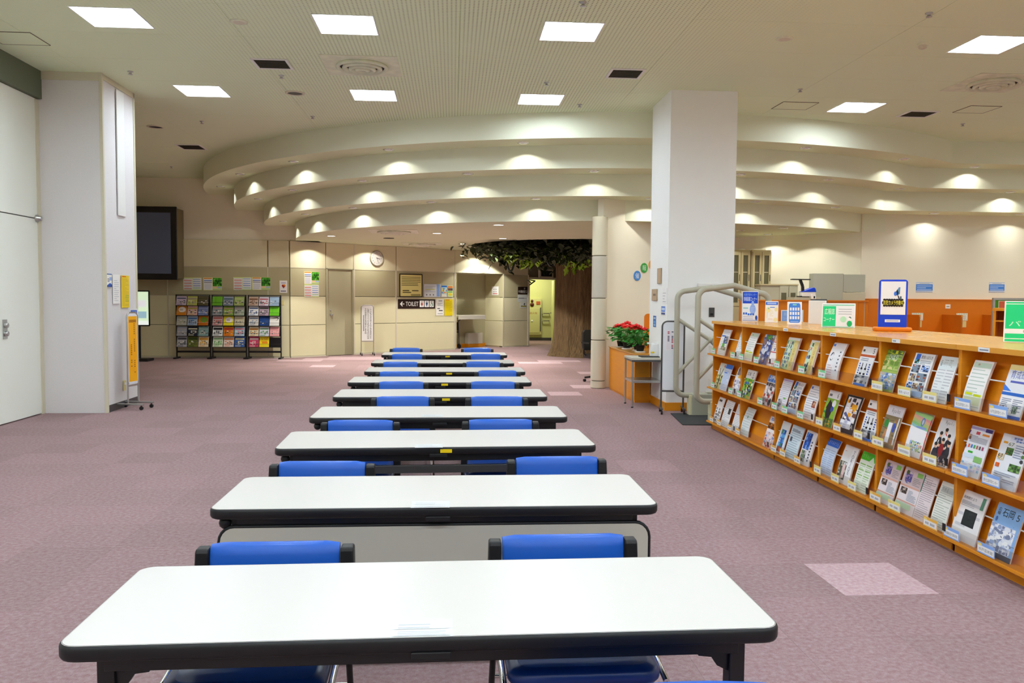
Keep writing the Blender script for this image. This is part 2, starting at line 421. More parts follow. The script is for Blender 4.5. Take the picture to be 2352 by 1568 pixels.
# floor and its carpet tiles
fl = struct('floor', MB().box(XL-.2, XR, YN, 31, -0.12, -0.008), M_CARPET[0])
TS = 0.5
pale = set()
for (tx, ty) in ((2.1, 4.0), (-3.0, 17.5), (2.0, 19.0), (2.5, 19.0), (1.5, 18.5), (2.0, 18.5), (2.6, 14.6), (2.5, 16.1), (2.0, 13.6), (-2.9, 19.5), (-3.4, 19.5), (-4.4, 19.5), (-2.4, 19.5), (-1.9, 19.5), (-2.9, 20.0), (-2.4, 20.0), (-1.9, 20.0), (-3.9, 19.0), (-3.4, 19.0), (1.6, 12.6), (1.0, 6.1)):
    pale.add((int(math.floor(tx/TS)), int(math.floor(ty/TS))))
tile_me = []
for k in range(4):
    mb = MB().box(0.0004, TS-.0004, 0.0004, TS-.0004, -0.008, 0.0)
    me = bpy.data.meshes.new('carpet_tile'); me.from_pydata(mb.v, [], mb.f); me.materials.append(M_CARPET[k]); me.update(); tile_me.append(me)
cells = []
for i in range(int(XL/TS)-1, int(XR/TS)):
    for j in range(-16, 60):
        x, y = i*TS+TS/2, j*TS+TS/2
        d = Vector((x, y)).length
        seen = y > 2.0 and abs(x/y-0.069) < 0.68 and not (x > 3.4 and y < 9.5)
        cells.append((not seen, d, i, j))
cells.sort(); far = [MB() for _ in range(4)]; n_t = 0
for hid, d, i, j in cells:
    k = 3 if (i, j) in pale else rnd.choice((0, 0, 1, 2))
    if n_t < 280 or (k == 3 and not hid):
        o = bpy.data.objects.new('carpet_tile', tile_me[k]); COL.objects.link(o); o.parent = fl; o.location = (i*TS, j*TS, 0); n_t += 1
    else: far[k].box(i*TS+.0004, i*TS+TS-.0004, j*TS+.0004, j*TS+TS-.0004, -0.008, 0)
mb = MB()
for k in range(4): 
    for f in far[k].f: mb.f.append(tuple(q+len(mb.v) for q in f)); mb.mi.append(k); mb.sm.append(False)
    mb.v += far[k].v
o = mb.build('carpet_tiles_far', M_CARPET, fl); o['kind'] = 'stuff'

# ceiling: boards with square openings for the recessed lights
CXS = [-8.60, -6.77, -4.498, -2.219, 0.06, 2.339, 4.56, 6.84, 9.12, 12.5]
CP = 0.98; CY0 = 8.57-0.49
LX = [-3.358, -1.08, 1.199, 5.70]; LROWS = [(8.58, 3), (11.52, 3), (5.64, 0), (2.70, 0), (-0.24, 0), (-3.18, 0), (-6.12, 0)]
lamp_xy = [(x, y) for y, _ in LROWS for x in LX]
lamp_xy += [(3.45, 5.64), (3.45, 2.70), (3.45, -0.24), (7.98, 8.58), (7.98, 5.64), (7.98, 2.70), (7.98, -0.24), (3.45, -3.18), (3.45, -6.12), (7.98, -3.18), (10.8, 8.58), (10.8, 2.7), (10.8, 11.52)]  # further lights added out of view to brighten the room
ce = struct('ceiling', MB().box(XL-.2, XR+.2, YN-.1, 20.3, HC+0.20, HC+0.30), M_CEIL)
for a, bx in zip(CXS, CXS[1:]):
    for j in range(-17, 13):
        y0 = CY0+CP*j; y1 = y0+CP
        if y0 > 20.2: continue
        x0, x1 = a+.002, bx-.002; y0 += .002; y1 -= .002
        inh = [(x, y) for x, y in lamp_xy if x0 < x < x1 and y0 < y < y1]
        mb = MB()
        if inh:
            x, y = inh[0]; hx = 0.305
            mb.box(x0, x-hx, y0, y1, HC, HC+.015).box(x+hx, x1, y0, y1, HC, HC+.015).box(x-hx, x+hx, y0, y-hx, HC, HC+.015).box(x-hx, x+hx, y+hx, y1, HC, HC+.015)
        else: mb.box(x0, x1, y0, y1, HC, HC+.015)
        mb.build('panel', M_CEIL, ce)

# round stepped tiers over the middle of the hall
def ring_line(k, n=72):
    cx, cy, r, ys = RING[k]
    xe = XR; a1 = -math.acos(min(1, (cy-ys)/r))            # right end of the curve, from straight ahead
    ar = math.acos((cy-ys)/r); al = math.acos(max(-1, (cy-YB-0.05)/r)) if cy-YB-0.05 < r else 0
    pts = []
    for i in range(n+1):
        a = -al+(al+ar)*i/n
        pts.append((cx+r*math.sin(a), cy-r*math.cos(a)))
    pts.append((xe, ys)); return pts
lines = [ring_line(k) for k in range(4)]
for k in range(4):
    P = lines[k]; z1, z0 = ZT[k], ZT[k+1]; n = len(P)
    mb = MB(); vs = [(p[0], p[1], z) for z in (z0, z1+0.004) for p in P]
    mb.add(vs, [(i, i+1, n+i+1, n+i) for i in range(n-1)], 0, True)
    if k < 3:
        Q = lines[k+1]
        mb.add([(p[0], p[1], z0) for p in P]+[(p[0], p[1], z0) for p in Q], [(i, n+i, n+i+1, i+1) for i in range(n-1)], 1)
        mb.add([(p[0], p[1], z0+.05) for p in P]+[(p[0], p[1], z0+.05) for p in Q], [(i, i+1, n+i+1, n+i) for i in range(n-1)], 1)
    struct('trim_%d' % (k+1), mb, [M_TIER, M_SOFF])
# thin dark edge line under each tier
# low round ceiling with a round opening for the tree
TC = Vector((3.31, 21.1)); HR = 2.85
mb = MB(); cx, cy, r, ys = RING[3]; n = 96; out = []; inn = []
for i in range(n):
    a = 2*PI*i/n; dx, dy = math.sin(a), -math.cos(a)
    t = 1.0
    ro = r
    x, y = cx+ro*dx, cy+ro*dy
    out.append((x, min(max(y, 0), 29), ZT[4])); inn.append((TC.x+HR*dx, TC.y+HR*dy, ZT[4]))
mb.add(out+inn, [(i, n+i, n+(i+1) % n, (i+1) % n) for i in range(n)], 0)
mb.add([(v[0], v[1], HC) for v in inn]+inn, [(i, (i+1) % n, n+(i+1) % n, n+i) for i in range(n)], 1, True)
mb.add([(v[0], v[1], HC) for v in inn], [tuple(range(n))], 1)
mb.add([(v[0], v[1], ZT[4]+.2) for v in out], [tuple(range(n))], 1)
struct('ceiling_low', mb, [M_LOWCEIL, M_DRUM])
struct('ceiling_corner', MB().box(-8.5, -3.2, YB+.02, 29, ZT[4], ZT[4]+.1).box(7.9, XR, 15.58, 22, ZT[4]+.01, ZT[4]+.1), M_LOWCEIL)

# outer walls not seen, closing the room
struct('wall_behind', MB().box(XL-.2, XR+.2, YN-.1, YN, 0, HC+.2), M_CREAM)
struct('wall_east', MB().box(XR, XR+.1, YN, 22, 0, HC+.2), M_CREAM)
struct('wall_alcove', MB().box(XL-.1, XL, 11.6, YB+.1, 0, HC+.2).box(XL-.1, -5.25, 11.6, 11.73, 0, HC+.2), M_CREAM)
# left movable partition
wl = struct('wall_left', MB().box(-5.25, -5.14, YN, 10.68, 0, 3.885), M_PART)
for z0, z1 in ((0.012, 2.412), (2.424, 3.88)):
    for y0, y1 in ((9.0, 10.66), (7.3, 8.994), (5.6, 7.294), (YN, 5.594)):
        MB().box(-5.14, -5.10, y0, y1, z0, z1).build('panel', M_PART, wl, 0.003)
MB().box(-5.139, -5.12, YN, 10.66, 2.41, 2.426).build('joint_strip', M_BLACKM, wl)
mb = MB().lathe([(.045, 0), (.045, .02), (.03, .03), (.03, .06), (.018, .065)], (-5.10, 10.6, 2.418), 14, axis='x'); mb.build('hinge', M_METAL, wl)
o = MB().box(-5.10, -5.092, 9.77, 9.86, 0.98, 1.2).lathe([(.03, 0), (.03, .03), (.022, .034)], (-5.092, 9.815, 1.135), 14, axis='x').lathe([(.03, 0), (.03, .03), (.022, .034)], (-5.092, 9.815, 1.04), 14, axis='x').build('lock', M_METAL, wl)
struct('trim_5', MB().box(-5.3, -5.05, YN, 10.7, 3.885, HC), M_GREEN_HDR)
# left pier
lp = struct('wall_pier', MB().box(-5.25, -4.345, 10.7, 11.75, 0, HC+.015), M_COLG)
MB().box(-4.365, -4.325, 10.685, 10.725, 0, HC).build('corner_trim', M_TRIMW, lp, .003)
MB().box(-4.36, -4.335, 11.72, 11.765, 0.02, HC).build('corner_trim', M_TRIMW, lp, .003)
MB().box(-5.14, -4.33, 10.69, 10.70, HC-.1, HC).build('cornice', M_TRIMW, lp)
MB().box(-4.345, -4.335, 10.7, 11.75, HC-.07, HC).build('cornice', M_TRIMW, lp)
MB().box(-4.345, -4.335, 10.73, 11.72, 0, .09).build('baseboard', M_DKMETAL, lp)
MB().box(-5.14, -5.09, 10.62, 10.70, 0, HC-.35).build('jamb', M_TRIMW, lp)
# right pillar
px_ = struct('wall_pillar', MB().box(2.845, 3.735, 10.8, 11.8, 0, HC+.015), M_COLW)
MB().box(2.83, 3.75, 10.785, 11.815, 0, .11).build('baseboard', M_WOOD, px_, .003)
MB().box(2.8445, 2.8455, 10.8, 11.8, 0, HC).build('side_facing', M_COLW, px_)

# ---- back wall, straight part, faced with boards between painted strips
ROWS = [(0.035, 0.775), (0.787, 1.468), (1.482, 2.150), (2.164, 2.79)]
RM = [M_PANEL_L, M_PANEL_L, M_PANEL_M, M_PANEL_U]
wb = struct('wall_back', MB().box(XL, -3.88, YB, YB+.12, 0, HC+.2).box(-3.88, -1.5, YB, YB+.12, 2.83, HC+.2), M_CREAM)
MB().box(XL, -3.88, YB-.016, YB, 0, 2.79).build('backing', M_JOINT, wb)
for x0, x1 in ((XL, -6.72), (-6.70, -4.395), (-4.375, -3.89)):
    for (z0, z1), m_ in zip(ROWS, RM): MB().box(x0+.004, x1-.004, YB-.034, YB-.01, z0, z1).build('panel', m_, wb, .002)
for z in (0.775, 1.468, 2.150): MB().box(XL, -3.9, YB-.037, YB-.01, z+.001, z+.011).build('joint_strip', M_TRIMW if z > 1 else M_JOINT, wb)
for x in (-6.71, -4.385): MB().box(x-.012, x+.012, YB-.038, YB-.01, 0, 2.16).build('joint_strip', M_TRIMW, wb)
MB().box(XL, -3.88, YB-.06, YB-.034, 0, .03).build('baseboard', M_TRIMW, wb)
# ---- back wall, slanting part with door, niche and doorway
U = {p: d_hit(p)[0] for p in (748, 752, 806, 812, 908, 1041, 1046, 1154, 1158, 1210, 1214, 1283)}
wd = struct('wall_slant', MB(), M_CREAM)
def dpl(u0, u1, z0, z1, o0, o1, name, m_, parent=wd, bevel=0.0):
    a = d_at(u0, o0); b_ = d_at(u1, o0); c = d_at(u1, o1); e = d_at(u0, o1)
    mb = MB(); mb.prism([a, b_, c, e], z0, z1); return mb.build(name, m_, parent, bevel)
UN0, UN1, UD0, UD1 = U[1046], U[1154], U[1214], U[1283]
for u0, u1, z0, z1 in ((-.02, UN0, 0, 2.8), (UN0, UN1, 2.155, 2.8), (UN1, UD0, 0, 2.8), (UD0, UD1, 2.04, 2.8), (UD1, DL+3.2, 0, 2.8)):
    dpl(u0, u1, z0, z1, -.12, 0, 'backing', M_JOINT)
segs = [(0.02, U[748]-.02, 0), (U[812]+.02, U[908]-.01, 0), (U[908]+.01, UN0-.06, 0), (UN1+.02, UD0-.06, 0)]
for u0, u1, _ in segs:
    mid = [u0, u1] if u1-u0 < 1.6 else [u0, u0+(u1-u0)*.62 if u0 > 3 else (u0+u1)/2, u1]
    for (z0, z1), m_ in zip(ROWS, RM): dpl(u0, u1, z0, z1, .01, .034, 'panel', m_, bevel=.002)
for u0, u1 in ((U[748], U[812]), (UN0-.05, (UN0+UN1)/2-.003), ((UN0+UN1)/2+.003, UN1)): dpl(u0, u1, 2.164, 2.79, .01, .034, 'panel', M_PANEL_U, bevel=.002)
for u in (U[812], U[908], UN0-.05, UN1+.01, UD0-.05): dpl(u-.018, u+.018, 0, 2.79 if u == U[812] else 2.165, .01, .042, 'joint_strip', M_TRIMW)
for u0, u1, _ in segs:
    dpl(u0, u1, 2.151, 2.163, .01, .04, 'joint_strip', M_TRIMW); dpl(u0, u1, 1.470, 1.480, .01, .02, 'joint_strip', M_JOINT); dpl(u0, u1, 0, .03, .01, .05, 'baseboard', M_TRIMW)
# niche
ND = 0.75
for u0, u1, z0, z1, o0, o1, m_ in ((UN0-.1, UN1+.1, 0, 2.3, -ND-.1, -ND, M_DOOR), (UN0-.1, UN0, 0, 2.3, -ND, -.12, M_PANEL_L), (UN1, UN1+.1, 0, 2.3, -ND, -.12, M_PANEL_L), (UN0, UN1, 2.155, 2.3, -ND, 0, M_PANEL_U)):
    dpl(u0, u1, z0, z1, o0, o1, 'niche_wall', m_)
for (z0, z1), m_ in zip(ROWS[:3], RM): dpl(UN1-.02, UN1, z0, z1, -ND, .03, 'panel', m_, bevel=.002)
for (z0, z1), m_ in zip(ROWS[:3], RM): dpl(UN0, UN0+.02, z0, z1, -ND, .03, 'panel', m_, bevel=.002)
dpl(UN0, UN1, 0, .1, -ND, -ND+.02, 'baseboard', M_WOOD)
# grey door
dr = struct('door_1', MB(), M_DOOR)
dpl(U[752]-.01, U[806]+.02, 0.01, 2.14, .0, .022, 'door_leaf', M_DOOR, dr, .003)
for u0, u1, z0, z1 in ((U[748]-.01, U[752]-.01, 0, 2.17), (U[806]+.02, U[812]-.02, 0, 2.17), (U[748]-.01, U[812]-.02, 2.145, 2.17)): dpl(u0, u1, z0, z1, .0, .05, 'frame', M_DOOR, dr)
x, y = d_at(U[752]+.07, .03)
mb = MB().lathe([(.028, 0), (.028, .012), (.012, .02), (.012, .045), (.03, .055), (.03, .08), (.01, .09)], (0, 0, 0), 12, axis='y').lathe([(.022, 0), (.022, .012), (.01, .014)], (0, 0, .11), 12, axis='y')
for i, v in enumerate(mb.v): mb.v[i] = (v[0], -v[1], v[2])
mb.build('handle', M_METAL, dr, loc=(x, y, 1.02), rz=DA)
# doorway: frame, corridor behind
d2 = struct('door_2', MB(), M_TRIMW)
for u0, u1, z0, z1 in ((UD0-.05, UD0, 0, 2.09), (UD1, UD1+.06, 0, 2.09), (UD0-.05, UD1+.06, 2.04, 2.10)): dpl(u0, u1, z0, z1, -.14, .05, 'frame', M_TRIMW, d2)
a = d_at(UD1-.02, -.14)
MB().bar((a[0], a[1], 1.02), (a[0]+.02, a[1]+.86, 1.02), .04, 2.02).build('door_leaf', M_CORR, d2)
MB().tube([(a[0]-.02, a[1]+.74, .98), (a[0]-.06, a[1]+.74, .98), (a[0]-.06, a[1]+.64, .98)], .012, 6).build('handle', M_DKMETAL, d2)
a, b_ = d_at(UD0+.05, -.02), d_at(UD0+.3, -.03)
MB().bar((a[0], a[1], 1.86), (b_[0], b_[1], 1.99), .025, .03).bar((b_[0], b_[1], 1.99), (a[0], a[1], 2.02), .03, .03).build('door_closer', M_BLACKM, d2)
YC = 28.3
co = struct('wall_corridor', MB().box(1.9, 5.6, YC, YC+.1, 0, 2.7).box(1.9, 2.0, 25.1, YC, 0, 2.7).box(5.0, 5.1, 26.9, YC, 0, 2.7), M_CORR)
MB().box(2.0, 5.0, 25.2, YC, 2.6, 2.7).build('corridor_top', M_LOWCEIL, co)
MB().box(2.0, 5.0, YC-.02, YC, 0, .1).build('baseboard', M_DKMETAL, co)

# ---- partition wall beside the round column, office walls
pw = struct('wall_partition', MB().prism([(2.40, 13.66), (2.48, 13.60), (4.25, 14.76), (4.17, 14.88), (2.42, 13.78)], 0, 3.141), M_CREAM)
# cladded round column at its end
rc = struct('wall_column', MB().lathe([(.105, 0), (.105, 2.83)], (2.417, 13.55, 0), 24), M_JOINT)
zc = [0.0, .125, .80, 1.49, 2.185, 2.83]
for a, b_ in zip(zc, zc[1:]):
    MB().lathe([(.12, a+.006), (.127, a+.010), (.127, a+.013), (.127, b_-.013), (.127, b_-.010), (.12, b_-.006)], (2.417, 13.55, 0), 28).build('panel', M_BEIGE if a > 1.4 and a < 1.5 else M_TRIMW, rc)
struct('wall_office', MB().prism([(6.27, 16.85), (4.6, 19.4), (4.75, 19.5), (6.4, 16.95)], 0, 2.8).prism([(6.27, 16.85), (7.86, 15.45), (7.96, 15.55), (6.37, 16.95)], 0, 2.8), M_CREAM)
wr = struct('wall_right', MB().box(7.84, XR, 15.45, 15.57, 0, 3.141), M_CREAM)
MB().box(7.86, 8.30, 15.443, 15.45, 2.80, 3.135).build('access_panel', M_TIER, wr)
# ================================================================== CEILING FITTINGS
def ceiling_light(x, y, label):
    t = thing('ceiling_light', label, 'ceiling light', (x, y, HC), group='square recessed ceiling lights')
    h = 0.302; mb = MB()
    for a in ((-h, -h+.012, -h, h), (h-.012, h, -h, h), (-h+.012, h-.012, -h, -h+.012), (-h+.012, h-.012, h-.012, h)): mb.box(*a, -.004, .12)
    mb.build('frame', M_WHITE, t)
    MB().box(-h+.012, h-.012, -h+.012, h-.012, .045, .06).build('diffuser', M_GLOW, t)
names = {0: ('nearer row', ['leftmost', 'second from left', 'third from left', 'rightmost']), 1: ('farther row', ['leftmost', 'second from left', 'third from left', 'rightmost'])}
spot_of = ['above the left partition wall', 'above the grey pier side of the tables', 'above the right half of the tables', 'above the display shelves']
for r_, (y, _) in enumerate(LROWS):
    for i, x in enumerate(LX):
        if r_ < 2: ceiling_light(x, y, 'bright square recessed ceiling light, %s of the %s in view' % (names[r_][1][i], names[r_][0]))
        else: ceiling_light(x, y, 'bright square recessed ceiling light added overhead, out of view, to light the room')  # these rows are added out of view for their light
for x, y in lamp_xy[28:]: ceiling_light(x, y, 'bright square recessed ceiling light added overhead, out of view, to light the room')

def diffuser(x, y, z, r, label):
    t = thing('air_diffuser', label, 'air vent', (x, y, z))
    k = r/.30
    MB().box(-.44*k, .44*k, -.43*k, .43*k, -.008, 0.0).build('plate', M_DIFF, t, .003)
    MB().lathe([(.30*k, -.0085), (.001, -.0086)], (0, 0, 0), 28).build('throat', M_VENT, t)
    for rr, dz in ((.30, .0), (.225, -.012), (.15, -.022), (.075, -.03)):
        MB().lathe([(rr*k, -.008), ((rr+.012)*k, -.03+dz), ((rr-.02)*k, -.045+dz), ((rr-.04)*k, -.02)], (0, 0, 0), 28, cap=False).build('cone_ring', M_DIFF, t)
diffuser(-1.08, 10.06, HC, .30, 'round ring air diffuser on a square plate, dust-stained, centre of ceiling')
diffuser(6.75, 10.06, HC, .30, 'round ring air diffuser on a square plate above the display shelves')
def vent(x, y, w, d, label):
    t = thing('return_vent', label, 'air vent', (x, y, HC))
    mb = MB()
    for a in ((-w/2, -w/2+.03, -d/2, d/2), (w/2-.03, w/2, -d/2, d/2), (-w/2+.03, w/2-.03, -d/2, -d/2+.03), (-w/2+.03, w/2-.03, d/2-.03, d/2)): mb.box(*a, -.014, 0)
    mb.build('frame', M_WHITE, t, .002)
    MB().box(-w/2+.03, w/2-.03, -d/2+.03, d/2-.03, -.003, -.001).build('grille_back', M_VENT, t)
    n = 9
    for i in range(n):
        yy = -d/2+.05+(d-.1)*i/(n-1); MB().box(-w/2+.03, w/2-.03, yy-.006, yy+.006, -.011, -.003).build('slat', M_VENT, t)
vent(-2.13, 10.07, .42, .42, 'dark square return-air grille left of the stained round diffuser')
vent(2.08, 10.07, .42, .42, 'dark square return-air grille right of the stained round diffuser')
vent(-4.83, 15.83, .45, .5, 'dark square return-air grille far left beside the curved tiers')
vent(6.78, 11.8, .45, .4, 'dark square return-air grille above the shelves, beside a ceiling hatch')
def hatch(x, y, w, d, label):
    o = MB().box(-w/2, w/2, -d/2, d/2, -.004, 0).box(-w/2+.012, w/2-.012, -d/2+.012, d/2-.012, -.0055, -.004).build('ceiling_hatch', M_CEIL, loc=(x, y, HC)); tag(o, label, 'hatch')
    mb = MB()
    for a in ((-w/2-.006, -w/2+.002, -d/2, d/2), (w/2-.002, w/2+.006, -d/2, d/2), (-w/2, w/2, -d/2-.006, -d/2+.002), (-w/2, w/2, d/2-.002, d/2+.006)): mb.box(*a, -.006, 0)
    mb.build('frame', M_JOINT, o)
hatch(-4.67, 9.36, .5, .44, 'thin square access hatch in ceiling over the left partition wall')
hatch(4.80, 11.5, .5, .43, 'thin square access hatch in ceiling just right of the white pillar')
hatch(7.45, 11.45, .45, .43, 'thin square access hatch in ceiling farthest right, beyond the dark grille')
def head(x, y, z, label, name='sprinkler_head', cat='sprinkler', r=.035, group=None, m_=None):
    o = MB().lathe([(r, 0), (r, -.006), (r*.45, -.012), (r*.45, -.03), (r*.8, -.034), (r*.8, -.038), (.002, -.04)], (0, 0, 0), 12).build(name, m_ or M_METAL, loc=(x, y, z)); tag(o, label, cat, group)
for x, y, wh in ((-3.95, 10.6, 'above the left pier corner'), (-2.13, 10.6, 'behind the left dark grille'), (-2.14, 12.95, 'left of the top tier edge'), (-3.95, 13.5, 'between the left pier and the top tier'), (-6.0, 18.3, 'far left by the back wall'), (1.19, 7.72, 'nearest, at the top of the picture'), (1.18, 10.6, 'just above the third far-row light'), (1.78, 11.75, 'right of the third far-row light'), (4.5, 7.7, 'near the smoke detector'), (4.49, 10.6, 'above the square hatch by the pillar'), (7.85, 12.4, 'farthest right, over the right tiers')):
    head(x, y, HC, 'small metal sprinkler head on the ceiling, '+wh, group='ceiling sprinkler heads')
for (x, y, z, nm, lb, cat) in ((-2.14, 8.58, HC, 'ceiling_speaker', 'round white ceiling speaker between the two left front-row lights', 'speaker'), (3.45, 8.58, HC, 'ceiling_speaker', 'round white ceiling speaker in front of the white pillar', 'speaker')):
    t = thing(nm, lb, cat, (x, y, z)); MB().lathe([(.09, 0), (.09, -.006), (.07, -.012)], (0, 0, 0), 20).build('rim', M_DIFF, t); MB().lathe([(.068, -.010), (.04, -.016), (.001, -.018)], (0, 0, 0), 20).build('grille', M_TRIMW, t)
for (x, y, lb) in ((-2.13, 11.48, 'black round recessed opening with white rim between two far-row lights'), (-4.84, 14.0, 'black round recessed opening with rim near the left pier')):
    t = thing('round_vent', lb, 'air vent', (x, y, HC)); MB().lathe([(.13, 0), (.13, -.012), (.105, -.016), (.1, -.004)], (0, 0, 0), 22).build('rim', M_TRIMW, t); MB().lathe([(.1, -.006), (.001, -.005)], (0, 0, 0), 20).build('opening', M_BLACK, t)
t = thing('smoke_detector', 'white dome smoke detector on ceiling above the display shelves', 'detector', (4.98, 8.62, HC)); MB().lathe([(.06, 0), (.06, -.02)], (0, 0, 0), 18).build('base', M_DIFF, t); MB().lathe([(.045, -.02), (.04, -.045), (.02, -.055), (.001, -.056)], (0, 0, 0), 16).build('dome', M_TRIMW, t)

# downlights under the tiers: a trim ring, a lamp face and the lamp's light
def spot(name, x, y, z, power, angle, blend=.12, rad=.035, col=(1, .99, .90)):
    l = bpy.data.lights.new(name, 'SPOT'); l.energy = power; l.spot_size = R(angle); l.spot_blend = blend; l.shadow_soft_size = rad; l.color = col
    l.use_nodes = True; nt = l.node_tree; g = nt.nodes.new('ShaderNodeNewGeometry'); sp = nt.nodes.new('ShaderNodeSeparateXYZ'); ab = nt.nodes.new('ShaderNodeMath'); ab.operation = 'ABSOLUTE'; pw_ = nt.nodes.new('ShaderNodeMath'); pw_.operation = 'POWER'; pw_.inputs[1].default_value = 1.2
    nt.links.new(g.outputs['Incoming'], sp.inputs[0]); nt.links.new(sp.outputs[2], ab.inputs[0]); nt.links.new(ab.outputs[0], pw_.inputs[0]); nt.links.new(pw_.outputs[0], nt.nodes['Emission'].inputs['Strength'])
    o = bpy.data.objects.new(name, l); COL.objects.link(o); o.location = (x, y, z); return o
def downlight(x, y, z, label, group, power, angle, r=.075, bright=False, ring=None):
    t = thing('downlight', label, 'downlight', (x, y, z), group=group)
    MB().lathe([(r+.02, .001), (r+.02, -.006), (r, -.009), (r-.008, -.002)], (0, 0, 0), 20).build('rim', M_CHROME if not bright else M_TRIMW, t)
    MB().lathe([(r-.008, -.003), (.001, -.0025)], (0, 0, 0), 18).build('lamp_face', M_BULB if bright else M_WHITE, t)
    spot('downlight_lamp', x, y, z-.014, power, angle)
TIERL = {1: [(504, 428), (546, 399), (668.7, 370), (893, 343.6), (1202, 327.8), (1850.6, 339.7), (2077, 364.9), (2238.6, 383.4)],
         2: [(591.8, 456.8), (670, 435.8), (830, 414.8), (1074, 399), (1364, 393), (1903, 412.6), (2066, 433.7), (2320, 440.9)],
         3: [(648, 507.8), (695.8, 491.5), (802, 476.3), (991, 464), (1231, 456), (1493, 455.9), (1735.7, 462.9), (1919, 476), (2145.7, 489.7)]}
NTH = ['first', 'second', 'third', 'fourth', 'fifth', 'sixth', 'seventh', 'eighth', 'ninth', 'tenth', 'eleventh', 'twelfth', 'thirteenth']
OR = {1: 'top', 2: 'middle', 3: 'lowest'}
for k, L in TIERL.items():
    cx, cy, r, ys = RING[k-1]; cx2, cy2, r2, ys2 = RING[k]
    Ls = [at_z(px, py, ZT[k]) for px, py in L]
    if k == 1: a = R(4); Ls.append(Vector((cx+8.8*math.sin(a), cy-8.8*math.cos(a), 0)))
    if k == 2: Ls.append(Vector((cx+8.14*math.sin(R(9)), cy-8.14*math.cos(R(9)), 0)))
    Ls.sort(key=lambda p: p.x/p.y)
    for i_, p in enumerate(Ls):
        x, y = p.x, p.y; v = Vector((x-cx, y-cy)); rr = (r+r2)/2-.02
        if y > ys and v.length > r2-.1 and x < 8.3 and k: # keep it in the middle of the strip
            if x < 7.4: v.normalize(); x, y = cx+v.x*rr, cy+v.y*rr
        downlight(x, y, ZT[k], 'small round downlight under the %s curved tier, %s from the left' % (OR[k], NTH[i_]), 'downlights of the %s tier' % OR[k], SPOT_W, 134)
for x, y, k in ((11.2, 14.0, 1), (11.8, 14.5, 2), (10.75, 15.1, 3), (12.2, 15.1, 3)): downlight(x, y, ZT[k], 'small round downlight under the straight right end of the %s tier%s' % (OR[k], ', rightmost' if x > 11 else ''), 'downlights of the %s tier' % OR[k], SPOT_W, 134)
for px, py, wh in ((761, 541.6, 'leftmost'), (1145, 516, 'nearest'), (1003.6, 535.5, 'second from left'), (1155, 547.3, 'beside the tree opening'), (1062.6, 559.7, 'nearest the slanting wall')):
    p = at_z(px, py, ZT[4]); downlight(p.x, p.y, ZT[4], 'bright round downlight in the low round ceiling, '+wh, 'downlights of the low round ceiling', INNER_W*(4.6 if px > 1050 and py > 540 else 3.2), 120, .10, True)
downlight(1.2, 23.35, ZT[4], 'downlight added in the low round ceiling to brighten the slanting wall', 'downlights of the low round ceiling', INNER_W*2.6, 124, .10, True)  # unseen extra lamp, added to lift the wall right of the niche
# wall washers that draw the scallops on the slanting wall
for u in (d_hit(708)[0], d_hit(842)[0], d_hit(1086)[0]):
    x, y = d_at(u, .42); spot('wall_washer_lamp', x, y, ZT[4]-.02, INNER_W*.55, 132)
for px, py, wh in ((1700.6, 529, 'first from left'), (1798.6, 523.7, 'third from left'), (1764, 538, 'second from left'), (1857, 533, 'fourth from left')):
    p = at_z(px, py, ZT[4]); downlight(p.x, p.y, ZT[4], 'small warm downlight in low ceiling over the office, '+wh, 'downlights over the office', INNER_W*.4, 130, .07, False)
p = at_z(905, 531, ZT[4]); diffuser(p.x, p.y, ZT[4], .33, 'round air diffuser in the low round ceiling, nearer one')
p = at_z(970, 560, ZT[4]); diffuser(p.x, p.y, ZT[4], .33, 'round air diffuser in the low round ceiling, farther one near the wall')
p = at_z(893, 546.5, ZT[4]); o = MB().lathe([(.12, 0), (.12, -.01), (.09, -.012), (.001, -.004)], (0, 0, 0), 18).build('round_vent', M_VENT, loc=(p.x, p.y, ZT[4])); tag(o, 'small dark round vent between the two low-ceiling diffusers', 'air vent')
# corridor light
x, y = 2.7, 27.2
l = bpy.data.lights.new('corridor_lamp', 'AREA'); l.energy = 42; l.size = .6; l.color = (1, .98, .8); o = bpy.data.objects.new('corridor_lamp', l); COL.objects.link(o); o.location = (x, y, 2.58)
